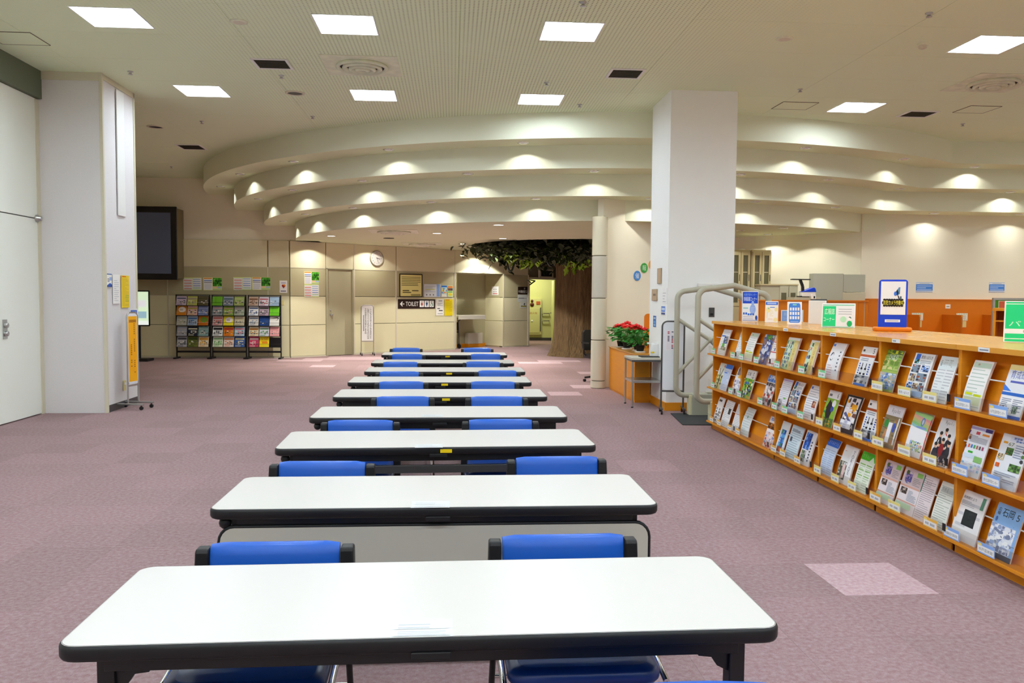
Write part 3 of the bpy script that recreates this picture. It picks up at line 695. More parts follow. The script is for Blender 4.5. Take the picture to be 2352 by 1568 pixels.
# ================================================================== TABLES AND CHAIRS
TZ = 0.665
def table_parts(t, panel=False, sticker=False, knob=True, casters=True, bar=True):
    w_, d_, r = 0.9, 0.6, 0.05
    MB().prism(rrect(-w_+.006, w_-.006, .006, d_-.006, r-.006), TZ-.012, TZ).build('tabletop', M_TOP, t)
    prof = [(.008, TZ+.0005), (.002, TZ-.003), (0, TZ-.010), (0, TZ-.030), (.004, TZ-.038), (.012, TZ-.042), (.03, TZ-.042)]
    rings = [rrect(-w_+o, w_-o, o, d_-o, max(.012, r-o)) for o, z in prof]; n = len(rings[0]); mb = MB()
    vs = [(p[0], p[1], z) for ring, (o, z) in zip(rings, prof) for p in ring]
    mb.add(vs, [((i+1)*n+k, (i+1)*n+(k+1) % n, i*n+(k+1) % n, i*n+k) for i in range(len(prof)-1) for k in range(n)], 0, True)
    mb.add([(p[0], p[1], TZ-.042) for p in rings[-1]], [tuple(range(n-1, -1, -1))])
    mb.build('edge_band', M_BLACK, t)
    MB().box(-.80, .80, .05, .09, TZ-.085, TZ-.042).box(-.80, .80, d_-.1, d_-.06, TZ-.08, TZ-.042).box(-.82, -.78, .09, d_-.1, TZ-.075, TZ-.042).box(.78, .82, .09, d_-.1, TZ-.075, TZ-.042).build('underframe', M_BLACKM, t, .003)
    for sx in (-1, 1):
        y = .085; z0 = .075 if casters else .03
        lg = MB().box(sx*.80-.021, sx*.80+.021, y-.025, y+.025, z0, TZ-.05).build('leg', M_BLACKM, t, .003)
        pts = [(sx*.779, TZ-.085), (sx*.70, TZ-.085), (sx*.70, TZ-.098), (sx*.735, TZ-.102), (sx*.75, TZ-.125), (sx*.779, TZ-.14)]
        if sx > 0: pts = pts[::-1]
        MB().prism_y(pts, y-.012, y+.012).build('bracket', M_BLACKM, lg)
        ft = MB().box(sx*.80-.02, sx*.80+.02, .03, d_-.03, z0, z0+.028).build('foot_bar', M_BLACKM, t, .004)
        for yy in (.05, d_-.05):
            if casters: MB().bar((sx*.80, yy, .076), (sx*.80+.02, yy, .05), .02).lathe([(.032, -.022), (.034, -.016), (.034, .016), (.032, .022)], (sx*.80, yy-.008, .034), 16, axis='x').build('caster', M_BLACK, ft)
            else: MB().lathe([(.024, 0), (.024, .03)], (sx*.80, yy, 0), 12).build('glide', M_RUBBER, ft)
    if bar: MB().box(-.78, .78, .075, .095, .505, .55).build('stretcher', M_DKMETAL, t, .003)
    if knob: MB().ball((-.845, .06, TZ-.066), .026, 12).build('fold_knob', M_BLACK, t)
    MB().box(-.05, .05, -.0015, .05, TZ-.056, TZ-.036).build('fold_latch', M_BLACK, t, .003)
    if panel:
        p = MB().prism_y(rrect(-.862, .862, .145, TZ-.085, .055), .040, .056).build('modesty_panel', M_BEIGE, t)
        rg = rrect(-.866, .866, .141, TZ-.081, .059); MB().tube([(q[0], .048, q[1]) for q in rg], .009, 6, closed=True).build('edge_strip', M_BLACK, p)
        for sx in (-1, 1): MB().prism_y([(sx*.77-.02, .145), (sx*.77+.02, .145), (sx*.77+.016, .07), (sx*.77-.016, .07)], .04, .056).build('panel_foot', M_BEIGE, t)
    if sticker:
        MB().box(.01, .075, -.003, .002, TZ-.031, TZ-.011).build('sticker', M_YELLOW, t)
def notice_sheet(x, y, rz, label):
    pr = Print(.15, .105); pr.rect(.04, .45, .96, .92, 'dadcdc'); pr.lines(.1, .5, .9, .86, 2, 'b8bec4', 3, .3); pr.rect(.02, .04, .98, .4, 'd8dada'); pr.lines(.1, .08, .9, .36, 3, 'b4bac4', 5, .3)
    o = MB().box(-.077, .077, 0, .108, 0, .001).build('notice_sheet', mat_paper('d9dbdb'), loc=(x, y, TZ+.0003), rz=rz); tag(o, label, 'notice', 'notices lying at the table edges')
    me = pr.mesh('print'); c = link(me, 'print', o); c.rotation_euler = (-PI/2, 0, 0); c.location = (0, 0, .0012)
    c.scale = (1, 1, 1)
TAB = [(-.050, 2.005, -.012*-1), (-.056, 3.266, 0.0), (-.076, 4.585, .03), (-.087, 5.717, .004), (-.095, 6.888, .006), (-.118, 8.052, .004), (-.079, 9.195, .004), (-.118, 10.365, .002), (-.112, 11.809, .002)]
ORD = ['nearest', 'second', 'third', 'fourth', 'fifth', 'sixth', 'seventh', 'eighth', 'farthest']
TLAB = ['white-topped folding table nearest the camera, open underneath with black legs', 'white-topped folding table with a beige front panel, second from the camera',
        'third white folding table from the camera, yellow sticker on its black edge', 'fourth white folding table from the camera, no yellow sticker on its edge', 'fifth white folding table from the camera, yellow sticker on its edge',
        'sixth white folding table from the camera, yellow sticker on its edge', 'seventh white folding table from the camera, yellow sticker on its edge', 'eighth white folding table from the camera, no sticker on its edge', 'farthest white folding table of the row, yellow sticker on its edge']
for i, (x, y, a) in enumerate(TAB):
    t = thing('folding_table', TLAB[i], 'table', (x, y, 0), a, 'folding tables in one row')
    table_parts(t, panel=(i == 1), sticker=i in (2, 4, 5, 6, 8), casters=i > 0, knob=i > 0, bar=i > 1)
for i, px, py in ((0, 968, 1463), (1, 988, 1166), (2, 985, 1028), (3, 993, 957)):
    p = at_z(px, py, TZ); notice_sheet(p.x, p.y, TAB[i][2], 'clear-sleeved white notice lying at the front edge of the %s table' % ORD[i])
pr = None
def make_chair():
    t = thing('stacking_chair', '', 'chair')
    # padded backrest: a gently bowed slab with a rolled top
    mb = MB(); nx = 10; W = .2075; prof = [(-.022, .34), (-.026, .40), (-.026, .66), (-.020, .688), (-.004, .698), (.014, .694), (.022, .675), (.022, .40), (.016, .34)]
    vs = []
    for i in range(nx+1):
        s = -1+2*i/nx; bow = .016*(1-s*s); e = .010 if abs(s) == 1 else 0
        for (yy, z) in prof:
            zz = z - (.004*s*s if z > .65 else 0); yc = yy*(1-.35*(abs(s) == 1))
            vs.append((W*s, .02+yc-bow+(z-.5)*.10, zz-(e*.6 if z > .68 else 0)))
    n = len(prof); fs = [(i*n+k, (i+1)*n+k, (i+1)*n+(k+1) % n, i*n+(k+1) % n) for i in range(nx) for k in range(n)]
    mb.add(vs, fs, 0, True); mb.add(vs[:n], [tuple(range(n))]); mb.add(vs[-n:], [tuple(range(n-1, -1, -1))])
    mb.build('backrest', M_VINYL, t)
    for sx in (-1, 1):
        pts = [(sx*.212, 0), (sx*.252, 0), (sx*.252, 1), (sx*.212, 1)]
        mb = MB(); vs = []
        for (z, o) in ((.30, .012), (.42, .006), (.665, 0), (.678, .004)):
            yc = .02+(z-.5)*.10
            xa, xb = sx*(.211+o*.2), sx*(.254+ (.010 if z < .5 else 0) - o*.4)
            vs += [(xa, yc-.028+o, z), (xb, yc-.028+o, z), (xb, yc+.026-o, z), (xa, yc+.026-o, z)]
        fs = []
        for i in range(3):
            for k in range(4): fs.append((i*4+k, i*4+(k+1) % 4, i*4+4+(k+1) % 4, i*4+4+k))
        fs += [(3, 2, 1, 0), (12, 13, 14, 15)]
        if sx < 0: fs = [f[::-1] for f in fs]
        mb.add(vs, fs); mb.build('back_post', M_BLACK, t, .006)
    mb = MB(); out = rrect(-.222, .222, -.46, -.03, .05)
    for z0, s_ in ((.405, .97), (.43, 1.0), (.448, .985), (.458, .93)):
        pass
    vs = []; lv = ((.405, .96), (.418, 1.0), (.440, 1.0), (.452, .96), (.457, .86))
    for z, s_ in lv: vs += [(p[0]*s_, -.245+(p[1]+.245)*s_, z-(.012 if p[1] < -.4 else 0)) for p in out]
    n = len(out); mb.add(vs, [(i*n+k, i*n+(k+1) % n, (i+1)*n+(k+1) % n, (i+1)*n+k) for i in range(len(lv)-1) for k in range(n)], 0, True)
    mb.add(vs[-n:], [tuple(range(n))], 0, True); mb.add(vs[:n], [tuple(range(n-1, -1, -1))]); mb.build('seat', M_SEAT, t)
    MB().box(-.2, .2, -.42, -.05, .385, .405).build('seat_pan', M_BLACK, t, .004)
    for sx in (-1, 1):
        MB().tube([(sx*.235, -.45, .40), (sx*.235, -.25, .425), (sx*.236, -.02, .40), (sx*.236, .01, .31)], .010, 8).build('seat_rail', M_CHROME, t)
        MB().tube([(sx*.235, -.44, .402), (sx*.238, -.455, .36), (sx*.242, -.47, .02), (sx*.242, -.47, .0)], .010, 8).build('leg', M_CHROME, t)
        MB().tube([(sx*.233, .0, .42), (sx*.236, .025, .30), (sx*.245, .075, .02), (sx*.245, .078, .0)], .011, 8).build('leg', M_BLACKM, t)
    MB().tube([(-.24, .045, .2), (.24, .045, .2)], .008, 6).build('crossbar', M_CHROME, t)
    return t
CH = [[(-.576, 2.69), (.379, 2.73)], [(-.632, 4.02), (.531, 4.10)], [(-.595, 5.36), (.318, 5.38)], [(-.397, 6.63), (.359, 6.62)], [(-.481, 7.80), (.383, 7.80)],
      [(-.567, 8.83), (.492, 8.97)], [(-.636, 10.13), (.379, 10.20)], [(-.629, 11.5), (.464, 11.55)], [(-.718, 12.86), (.387, 12.90)]]
ch0 = make_chair(); used = 0
for i, row in enumerate(CH):
    for s_, (x, y) in zip(('left', 'right'), row):
        c = ch0 if not used else dup(ch0); used = 1
        c.location = (x, y, 0.004); c.rotation_euler[2] = R(rnd.uniform(-1.5, 1.5))
        c['group'] = 'blue chairs behind the tables'
        c['label'] = 'blue vinyl chair pushed in behind the %s table from the camera, %s one' % (ORD[i] if i else 'nearest', s_)
c = dup(ch0); c.location = (.50, 1.70, -.002); c.rotation_euler[2] = PI; c['label'] = 'blue chair on the near side of the nearest table, only its back top showing'; c['group'] = 'blue chairs behind the tables'

# ================================================================== DISPLAY SHELVES
SX0, SX1, STOP = 3.0, 3.95, 1.245
BAYS = [9.365, 8.425, 7.49, 6.56, 5.632, 4.705, 3.77]
LEDGE = [0.872, 0.486, 0.092]
BL = ['farthest bay of the honey-wood magazine shelf, by the security gate', 'second bay from the far end of the honey-wood magazine shelf', 'third bay from far end of the honey-wood magazine shelf, green and yellow issues on top', 'fourth bay from the far end of the honey-wood magazine shelf, wine-bottle covers inside', 'second nearest bay of the honey-wood magazine shelf, woodland cover at top left', 'nearest bay of the honey-wood magazine shelf, cut by the picture edge']
bay_of = []
for i in range(6):
    y1, y0 = BAYS[i], BAYS[i+1]
    t = thing('magazine_shelf', BL[i], 'shelf', (0, 0, 0), 0, 'magazine shelf bays')
    MB().box(SX0-.012, SX1, y0+.001, y1-.001, STOP-.032, STOP).build('top', M_WOODTOP, t, .002)
    MB().box(SX0+.012, SX1-.02, y1-.022, y1-.001, .0, STOP-.032).build('side_panel', M_WOOD, t, .001)
    MB().box(SX0+.012, SX1-.02, y0+.001, y0+.010, .0, STOP-.032).build('side_panel', M_WOOD, t, .001)
    MB().box(SX1-.02, SX1, y0+.002, y1-.002, 0, STOP-.032).build('rear_panel', M_WOODDK, t)
    MB().box(SX0+.012, SX0+.03, y0+.002, y1-.002, 0, .075).build('plinth', M_WOOD, t)
    zt = STOP-.032
    for r_, z in enumerate(LEDGE):
        mb = MB(); a, b_ = y0+.012, y1-.024
        mb.prism_y([(SX0+.03, z), (SX0+.15, zt), (SX0+.162, zt), (SX0+.042, z)], a, b_); mb.build('back_board', M_WOODDK, t)
        lg = MB().box(SX0-.055, SX0+.20, y0+.004, y1-.004, z-.018, z)
        lg.build('ledge', M_WOOD, t, .002)
        MB().tube([(SX0+.045, a, z+.185), (SX0+.045, b_, z+.185)], .0045, 6).build('rod', M_WHITE, t)
        g = MB().box(SX0-.046, SX0-.043, y0+.02, y1-.02, z, z+.085).build('guard', M_ACRYL, t); g['label'] = 'clear acrylic guard'
        bay_of.append(g)
        MB().box(SX0-.052, SX0-.049, y0-.02, y0+.010, z+.03, z+.075).build('guard_clip', M_ACRYL if r_ == 9 else M_BLACK, t)
        zt = z-.018
    # label strip on the top edge of some bays
    if i >= 2:
        pr = Print(.10, .026); pr.rect(0, 0, 1, 1, 'f2f2f2'); pr.lines(.12, .3, .9, .75, 1, '8890a0', i, .7)
        me = pr.mesh('edge_label', thick=.001); o = link(me, 'edge_label', t); o.location = (SX0-.0135, y1-.26, STOP-.03); o.rotation_euler[2] = -PI/2

# -- magazine covers.  C(name) returns a Print filled in
MW, MH = .21, .297
def base(c, w_=MW, h_=MH):
    p = Print(w_, h_); p.cuts = [.2, .4, .6, .8]; p.rect(0, 0, 1, 1, c); return p
SK = ['cfe0f0', 'f4f4f6', '3a4660', '8a90a0', 'b8503c', 'e0b890', '5c6c58', 'f8f8f8', '202830']
def doc(c='f2f3f6', head=None, hc='3a70d0', seed=1, n=16, ink_='c0c4cc', title=None, tc='333333', cols=1):
    p = base(c)
    if head: p.rect(0, 1-head, 1, 1, hc)
    top = .95-(head or 0)
    if title: p.text(title, .1, (1-head*.75) if head else .86, .9, (1-head*.2) if head else .94, tc); top = min(top, .83)
    if cols == 1: p.lines(.08, .06, .92, top, n, ink_, seed, .27)
    else: p.lines(.07, .06, .47, top, n, ink_, seed, .27); p.lines(.53, .06, .93, top, n, ink_, seed+5, .32)
    return p
def cover(k):
    if k == 'news':
        p = doc('f4f5f8', seed=3, n=14); p.rect(.04, .72, .5, .77, '2a6ad0'); p.photo(.45, .46, .98, .74, ['40484c', '2c2c30', '8a8a8c', '2f6ad0', 'd8d8d8'], 4); p.rect(.42, .34, .72, .46, '58b030'); p.photo(.35, .2, .95, .34, ['b0a080', '6a5a40', 'd0d0c8', '4c5a3c'], 8); return p
    if k == 'bigblack': p = doc('eef2f4', seed=5, n=14, cols=2); p.rect(0, .72, 1, 1, 'e2eef0'); p.text('石岡', .25, .78, .75, .93, '1c1c1c'); p.text('広報', .06, .78, .2, .92, '333333', True); return p
    if k == 'map': p = doc('f6f8f6', seed=7, n=12, ink_='c6d4cc'); p.rect(.05, .86, .95, .96, 'd0ecd8'); p.ell(.3, .92, .06, .02, 'e07030'); p.rect(.06, .30, .46, .35, 'd4de1e'); p.rect(.52, .28, .92, .33, 'd4de1e'); p.rect(.06, .1, .92, .27, 'e8f0cc'); return p
    if k == 'crowd': p = base('5a70a8'); p.photo(0, 0, 1, 1, ['4a5c9c', '283468', 'c8d0e0', '8a6a60', 'e8e8e8', '2a3a80'], 11, 5, 9, 26); p.photo(.3, .84, .8, .98, ['4c9a3c', '2c6a24', '80b850'], 3); return p
    if k == 'redbox': p = doc('f4f0f2', seed=9, n=14, ink_='c0b4bc'); p.rect(0, .78, 1, .80, 'd02030'); p.rect(0, .44, 1, .47, 'd02030'); p.rect(.04, .1, .96, .4, 'fbf4f4'); p.rect(.04, .08, .96, .1, 'd02030'); p.ell(.5, .55, .08, .06, '3a5a9c'); return p
    if k == 'triple':
        p = base('f6f6ee'); p.rect(0, .0, .6, .92, 'bfe4b0')
        for q in range(3): p.photo(.02+.19*q, .05, .19+.19*q, .9, ['d8eccc', '3a6a3c', '2c3a60', 'e8c8a8', '2f70b8', 'f4f4f4'], 20+q, 2, 7, 8)
        p.rect(.62, 0, .98, .92, 'ead68c'); p.text('HUMAN', .74, .1, .86, .86, 'b08a2c', True); return p
    if k == 'yellow': p = base('f4f4ec'); p.photo(.02, .05, .45, .93, ['d8eccc', '3a6a3c', '2c3a60', 'e8c8a8', '2f70b8'], 25, 2, 7, 10); p.rect(.48, 0, .98, .95, 'ecd88c'); p.text('HUMAN', .66, .1, .82, .86, 'b08a2c', True); return p
    if k == 'torso': p = base('f4f4f8'); p.pts([(.35, .95), (.65, .95), (.55, .2), (.25, .2)], 'b8ccf0'); p.rect(.02, .9, .2, .96, '4a80e0'); p.ell(.25, .62, .12, .12, '2c2a34'); p.lines(.1, .1, .5, .42, 5, 'e0c0c4', 5); [p.rect(.74, .24+.1*q, .83, .28+.1*q, '505868') for q in range(6)]; return p
    if k == 'wine':
        p = base('eef0f4'); p.rect(0, .80, 1, 1, 'fafafa'); p.lines(.08, .87, .34, .94, 1, '404040', 4, .8); p.text('5', .76, .84, .9, .96, '303030'); p.rect(0, .74, 1, .80, 'c0562c'); p.lines(.12, .64, .9, .73, 2, '8c96a8', 3)
        for x in (.34, .6): p.rect(x-.07, .28, x+.07, .46, '14161c'); p.rect(x-.025, .46, x+.025, .58, '1c1e28'); p.rect(x-.065, .33, x+.065, .41, 'e4e4e4')
        for q in range(5): p.rect(.12, .3+.06*q, .2, .335+.06*q, '2c50a8'); p.rect(.78, .3+.06*q, .88, .335+.06*q, '2c50a8')
        p.photo(.05, .06, .95, .27, ['b8bcc4', '5c6068', 'e8e8ec', '3a4458'], 31, 4, 3); p.rect(.08, 0, .9, .055, '3a7ae0'); return p
    if k == 'field': p = base('a8bc5c'); p.photo(0, .5, 1, 1, ['8cae48', 'b8c878', '6c8c30', 'd8d090'], 41, 3, 4, 8); p.photo(0, .9, 1, 1, ['3c6420', '88a830', 'd8d820'], 42, 6, 1); p.photo(.0, .05, 1, .45, ['9ab0c8', '5c7cc0', 'e4ecf0', '88a8a0', 'c8b8a0'], 43, 6, 5, 30); p.text('ひばり', .25, .76, .78, .9, 'f4f8ff'); return p
    if k == 'ibaraki':
        p = base('f8f8fa'); p.rect(.08, .76, .3, .98, '2f6cd8'); p.photo(.08, .76, .3, .86, ['2c5a2c', '183c18', '6ac0e8'], 3, 2, 2, 3); p.text('教育いばらき', .36, .88, .92, .96, '333a44'); p.lines(.36, .76, .9, .86, 3, '9ca8b4', 7)
        for q, (a, b_, c, d_) in enumerate(((.06, .56, .46, .74), (.54, .6, .92, .74), (.06, .36, .38, .53), (.44, .38, .92, .56), (.06, .2, .32, .33), (.38, .2, .64, .33), (.7, .18, .92, .35))):
            p.photo(a, b_, c, d_, [['8094a8', '202838', 'e0e4e8', 'a05030'], ['6a94dc', '203048', 'e8eef4'], ['c8b898', '7a4a30', 'f0e8e0', '4c5c80']][q % 3], 50+q, 3, 3, 5)
        p.rect(.04, .03, .96, .15, 'b4cdf0'); return p
    if k == 'blackwhite': p = base('e8e8ea'); p.photo(0, .78, 1, 1, ['8ab4f0', '4c80dc', 'e8eef8'], 60, 3, 2); p.photo(0, 0, 1, .76, ['c8bcc0', '4a4248', '8c8088', 'f0e8ec', 'a83c34', '2c2c34'], 61, 4, 6, 20); return p
    if k == 'kids6': p = base('f4f4f4'); p.text('6', .62, .72, .92, .95, '101010'); p.text('広報', .1, .8, .5, .92, '303030'); p.photo(0, 0, 1, .7, ['7ab848', '2c5c9c', 'f4f0e8', '202020', 'e8b830', '4c8c30'], 62, 5, 6, 20); return p
    if k == 'deer': p = base('e0e4d8'); p.photo(0, 0, 1, .55, ['d8d08c', '8c9040', 'f0f0e0', '4c5024'], 63, 3, 4, 8); p.pts([(.2, .8), (.28, .8), (.5, .5), (.72, .8), (.8, .8), (.55, .42), (.45, .42)], '3c3420'); p.ell(.5, .3, .1, .18, '2c2820'); p.ell(.85, .9, .08, .05, 'c83030'); return p
    if k == 'bluedoc': p = doc('d8e4f8', .16, '2c74dc', 64, 14, '8cacdc', cols=1); p.rect(.08, .66, .5, .7, '3c80e0'); return p
    if k == 'baby': p = base('ecebf0'); p.photo(.1, .72, .9, 1, ['8c8490', '4c4450', 'd8c8c0'], 65, 3, 2, 5); p.rect(.4, .62, .8, .74, 'f0b020'); p.photo(0, 0, 1, .55, ['e4e4f0', 'c0c4dc', '9c8490', 'f8f8fc'], 66, 3, 4, 6); return p
    if k == 'purple': p = doc('eceaf4', seed=67, n=15); p.rect(0, .93, 1, .98, 'c8b4e0'); p.photo(.1, .1, .5, .34, ['888890', '202028', 'd0d0d4'], 68); p.rect(.55, .38, .8, .42, '68b848'); return p
    if k == 'white': p = doc('f4f4f8', seed=69, n=13, ink_='b8bcc8'); p.rect(.05, .9, .2, .96, '5c78d0'); p.rect(.0, .6, 1, .61, '888ca0'); p.photo(.62, .38, .92, .58, ['a83c24', '603018', 'e8c8a0'], 70); return p
    if k == 'horse': p = base('8cb838'); p.rect(0, .78, 1, 1, 'f2f0f2'); p.lines(.1, .84, .55, .92, 1, '707070', 4, .8); p.text('6', .74, .82, .9, .95, '303030'); p.photo(0, .0, 1, .25, ['6aa82c', 'e8b020', '4c8420'], 71, 5, 2); p.ell(.42, .45, .25, .24, '201c20'); p.rect(.3, .1, .38, .4, '181418'); p.rect(.55, .1, .62, .4, '181418'); p.pts([(.12, .5), (.3, .75), (.42, .7), (.3, .45)], '241c20'); p.ell(.7, .66, .16, .1, 'f0f0f0'); p.ell(.66, .5, .12, .08, '2c48a0'); p.rect(0, .36, .2, .42, '2c8448'); return p
    if k == 'karate': p = base('14141a'); p.photo(.1, .3, .9, .95, ['e8e0e4', 'f8f8fc', 'c8b8c0', '2a2834', '7a4a3c', 'f0a818'], 72, 3, 5, 8); p.rect(.5, .66, .82, .78, 'f0a818'); p.pts([(.12, .5), (.25, .55), (.8, .28), (.72, .22)], '5c5c90'); p.photo(.05, .12, .75, .34, ['e4e4f0', 'c0c0d8', 'f8f8ff'], 73, 3, 2, 3); p.text('RA', .62, .14, .92, .26, 'e0e0e4'); return p
    if k == 'phone': p = base('8c7c5c'); p.rect(0, .76, 1, 1, 'ecebf2'); p.text('Ryu-ho', .3, .8, .8, .94, '202024'); p.photo(0, .05, 1, .7, ['907c58', '6c5c40', 'a89060'], 74, 3, 3, 2); p.rect(.36, .12, .6, .6, 'f4f4fc'); p.ell(.22, .56, .13, .1, '2c8c3c'); p.pts([(.08, .1), (.3, .1), (.36, .42), (.26, .42)], 'c88c60'); p.pts([(.68, .1), (.82, .12), (.8, .7), (.7, .7)], 'b07850'); p.rect(.86, .1, .94, .74, 'e8e8ee'); p.ell(.72, .5, .08, .12, '3850b0'); return p
    if k == 'rainbow':
        p = base('f6f6fa')
        for q, c in enumerate(('a8c8f0', '98d0d0', '98d890', 'c8d890', 'f0c8a0', 'f0b0b8')): p.pts([(0, .62+.06*q), (1, .50+.06*q), (1, .58+.06*q), (0, .7+.06*q)], c)
        p.rect(0, .98, 1, 1, 'f0b8b0'); p.pts([(0, .94), (1, .86), (1, 1), (0, 1)], 'a8dc90'); p.ell(.58, .8, .1, .1, '7898d0'); p.ell(.58, .8, .05, .06, 'd8e4f8'); p.ell(.58, .67, .3, .025, '88a0e0'); p.photo(.2, .12, .9, .36, ['f4f4f4', 'e8d890', '98b8e0', 'a8c890', 'e0b0a0', '5c6c88'], 75, 7, 4, 22); p.rect(.96, .0, 1, .9, 'e05040'); return p
    if k == 'band':
        p = base('e8e9ec'); p.text('Ryu-ho', .3, .86, .75, .96, '303034')
        for cx, cy, c in ((.5, .55, 'd41c1c'), (.28, .46, '20202a'), (.72, .44, '24202c'), (.35, .26, '2a2836'), (.62, .22, '1c2030'), (.84, .3, '2c2c34'), (.18, .22, '34303c'), (.5, .34, '8c1c20')):
            p.ell(cx, cy, .13, .16, c, 10); p.ell(cx, cy+.19, .075, .06, 'e0b090', 10); p.ell(cx, cy+.225, .085, .04, '241c18', 10)
        p.photo(.1, .03, .95, .14, ['343440', 'b8a8c0', '202030', 'd0c0b0'], 76, 5, 2, 6); return p
    if k in ('ikusei', 'purplenews', 'greennews'):
        p = base('eef2fa')
        if k == 'ikusei': p.rect(0, .9, 1, 1, 'f6e49c'); p.text('育成研修', .14, .74, .98, .9, '4864b8'); p.rect(.2, .66, .9, .7, '5860b8'); p.pts([(0, .62), (0, .5), (.35, .5)], '3c80e8'); p.rect(0, .42, 1, .48, '2468c8'); p.rect(.04, .08, .96, .4, 'f8f8fc'); p.lines(.08, .14, .46, .38, 7, '8890a8', 3); p.lines(.54, .14, .92, .38, 7, '8890a8', 4); p.photo(.06, .1, .24, .22, ['3c3c6c', 'c89078', 'e8e8f0'], 77); p.photo(.6, .1, .8, .24, ['7a8c70', 'a8b8a0', '405038'], 78); p.rect(0, .0, 1, .06, '4a70d0')
        if k == 'purplenews':
            p.rect(0, .93, 1, .98, 'b0a8dc'); p.rect(.68, .92, 1, .99, '3c2c74'); p.rect(.3, .84, .48, .9, 'c83c4c'); p.rect(.6, .84, .92, .88, 'e08830'); p.lines(.1, .68, .9, .82, 6, '8c90a4', 9); p.photo(.02, .72, .14, .82, ['604038', 'c8a088'], 5, 2, 2, 2)
            for q, c in enumerate(('d85c40', '3c80d0', '48a868', 'b06c58', '60504c', 'a0486c')): p.rect(.12+.13*q, .56, .2+.13*q, .63, c)
            p.rect(.2, .46, .42, .5, '3cae34'); p.rect(.0, .36, .62, .44, 'd8e8f8'); p.rect(.55, .3, .92, .42, '88bc70'); p.photo(.02, .1, .95, .28, ['e0e8f4', 'f0e8d0', 'b8c8e8', 'd8c8e4', '90b8d8'], 79, 6, 3, 6); p.pts([(0, .6), (.06, .6), (0, .5)], '3c2c74'); p.pts([(0, .9), (.06, .9), (0, .8)], '3c2c74')
        if k == 'greennews':
            p.photo(.3, .88, .95, .97, ['dfe6f6', '7088c8', '90a4d8', '6078b8'], 6, 6, 2, 6); p.text('67', .3, .79, .5, .86, '607048'); p.rect(.1, .82, .26, .86, 'e0a020'); p.photo(.28, .62, .54, .76, ['4c7c38', '8c5c3c', '2c5024'], 80); p.lines(.58, .6, .9, .86, 6, '98a4c0', 11)
            for q in range(3): p.ell(.92, .74-.09*q, .06, .035, ['805040', '5c7c48', '404048'][q])
            p.photo(.05, .5, .28, .62, ['c8a860', '3c3c40', 'e8e0d0'], 81); p.rect(.06, .36, .2, .44, 'e06828'); p.photo(.56, .34, .96, .48, ['508040', '84ac60', '304c28'], 82, 4, 3, 5); p.lines(.1, .12, .9, .3, 5, 'a8b0c4', 12); p.rect(.2, .0, .96, .1, 'd4e0f4')
        return p
    if k == 'inkdraw': p = base('f4f4f4'); p.lines(.12, .84, .6, .94, 1, '404040', 3, .8); p.photo(.05, .05, .95, .6, ['f0f0f0', '282828', 'd8d8d8', '888888'], 83, 4, 5, 6); return p
    if k == 'photodoc': p = doc('f0f1f4', seed=84, n=14); p.photo(.55, .5, .85, .72, ['28282c', '585860', '101014'], 85); return p
    if k == 'text': p = doc('f1f0f2', seed=86, n=16); p.rect(.1, .62, .9, .64, 'b06050'); return p
    if k == 'palegreen': p = doc('e4eef0', seed=87, n=10, ink_='c4d0d4'); p.ell(.45, .68, .1, .05, '88c0b0'); return p
    if k == 'orangepink': p = base('f4f0f2'); p.rect(0, .86, 1, 1, 'dfe6f4'); p.lines(.15, .88, .9, .97, 2, '4c70c8', 3, .6); p.photo(0, .6, 1, .8, ['b06018', '502808', 'e8b040'], 88, 3, 2); p.photo(0, .0, 1, .5, ['e8d8dc', 'c84838', '8894c8', 'f4e8e4', 'e0b8b0'], 89, 4, 5, 8); return p
    if k == 'bluetall': p = base('e8eef0'); p.photo(.2, .05, .75, .75, ['2c70d0', '6ab8e8', 'e0e8f0', '1c4890', '508c50'], 90, 3, 5, 8); p.photo(.2, .05, .75, .2, ['b05028', '804018', 'e08040'], 91, 3, 1); return p
    if k == 'paleblue': p = doc('d6e8f2', seed=92, n=13, ink_='a0b4c8'); p.rect(.1, .8, .75, .88, '9aa4b4'); p.rect(.12, .5, .28, .64, '40485c'); return p
    if k == 'bluemag': p = base('eeeef4'); p.photo(.08, .45, .62, .94, ['2054b8', '4c8ce8', '0c2c74', '88b8f0'], 93, 3, 4, 6); p.photo(.1, .08, .5, .42, ['a0a8a0', '608048', 'd0c8c0', '404858'], 94, 3, 3, 4); [p.rect(.72, .14+.09*q, .84, .19+.09*q, '505868') for q in range(7)]; return p
    if k == 'bluenews': p = doc('cfdef6', .2, '2c6cd4', 95, 12, '9cb4dc', 'かすみがうら', 'eef4ff', 2); return p
    if k == 'toride': p = base('eeeeee'); p.ell(.22, .72, .24, .14, 'e83818'); p.photo(.02, .1, .56, .58, ['606454', '303028', 'c8c0b0', '484c3c', 'e8e8e8'], 96, 4, 5, 8); p.rect(.6, 0, 1, 1, 'f6f6f8'); p.text('TORIDE', .7, .28, .86, .92, '4c5870', True); p.rect(.3, .15, .5, .5, 'f0d0d0'); return p
    if k == 'green': p = doc('eef6e8', .2, '4cb820', 97, 12, 'b8ccac', 'かすみがうら', 'e8ffe0', 2); p.pts([(.6, .8), (.8, .93), (1, .76), (1, .72), (.6, .76)], 'dff0d8'); [p.rect(.08+.46*(q % 2), .68-.14*(q//2), .44+.46*(q % 2), .70-.14*(q//2), '78b838') for q in range(6)]; return p
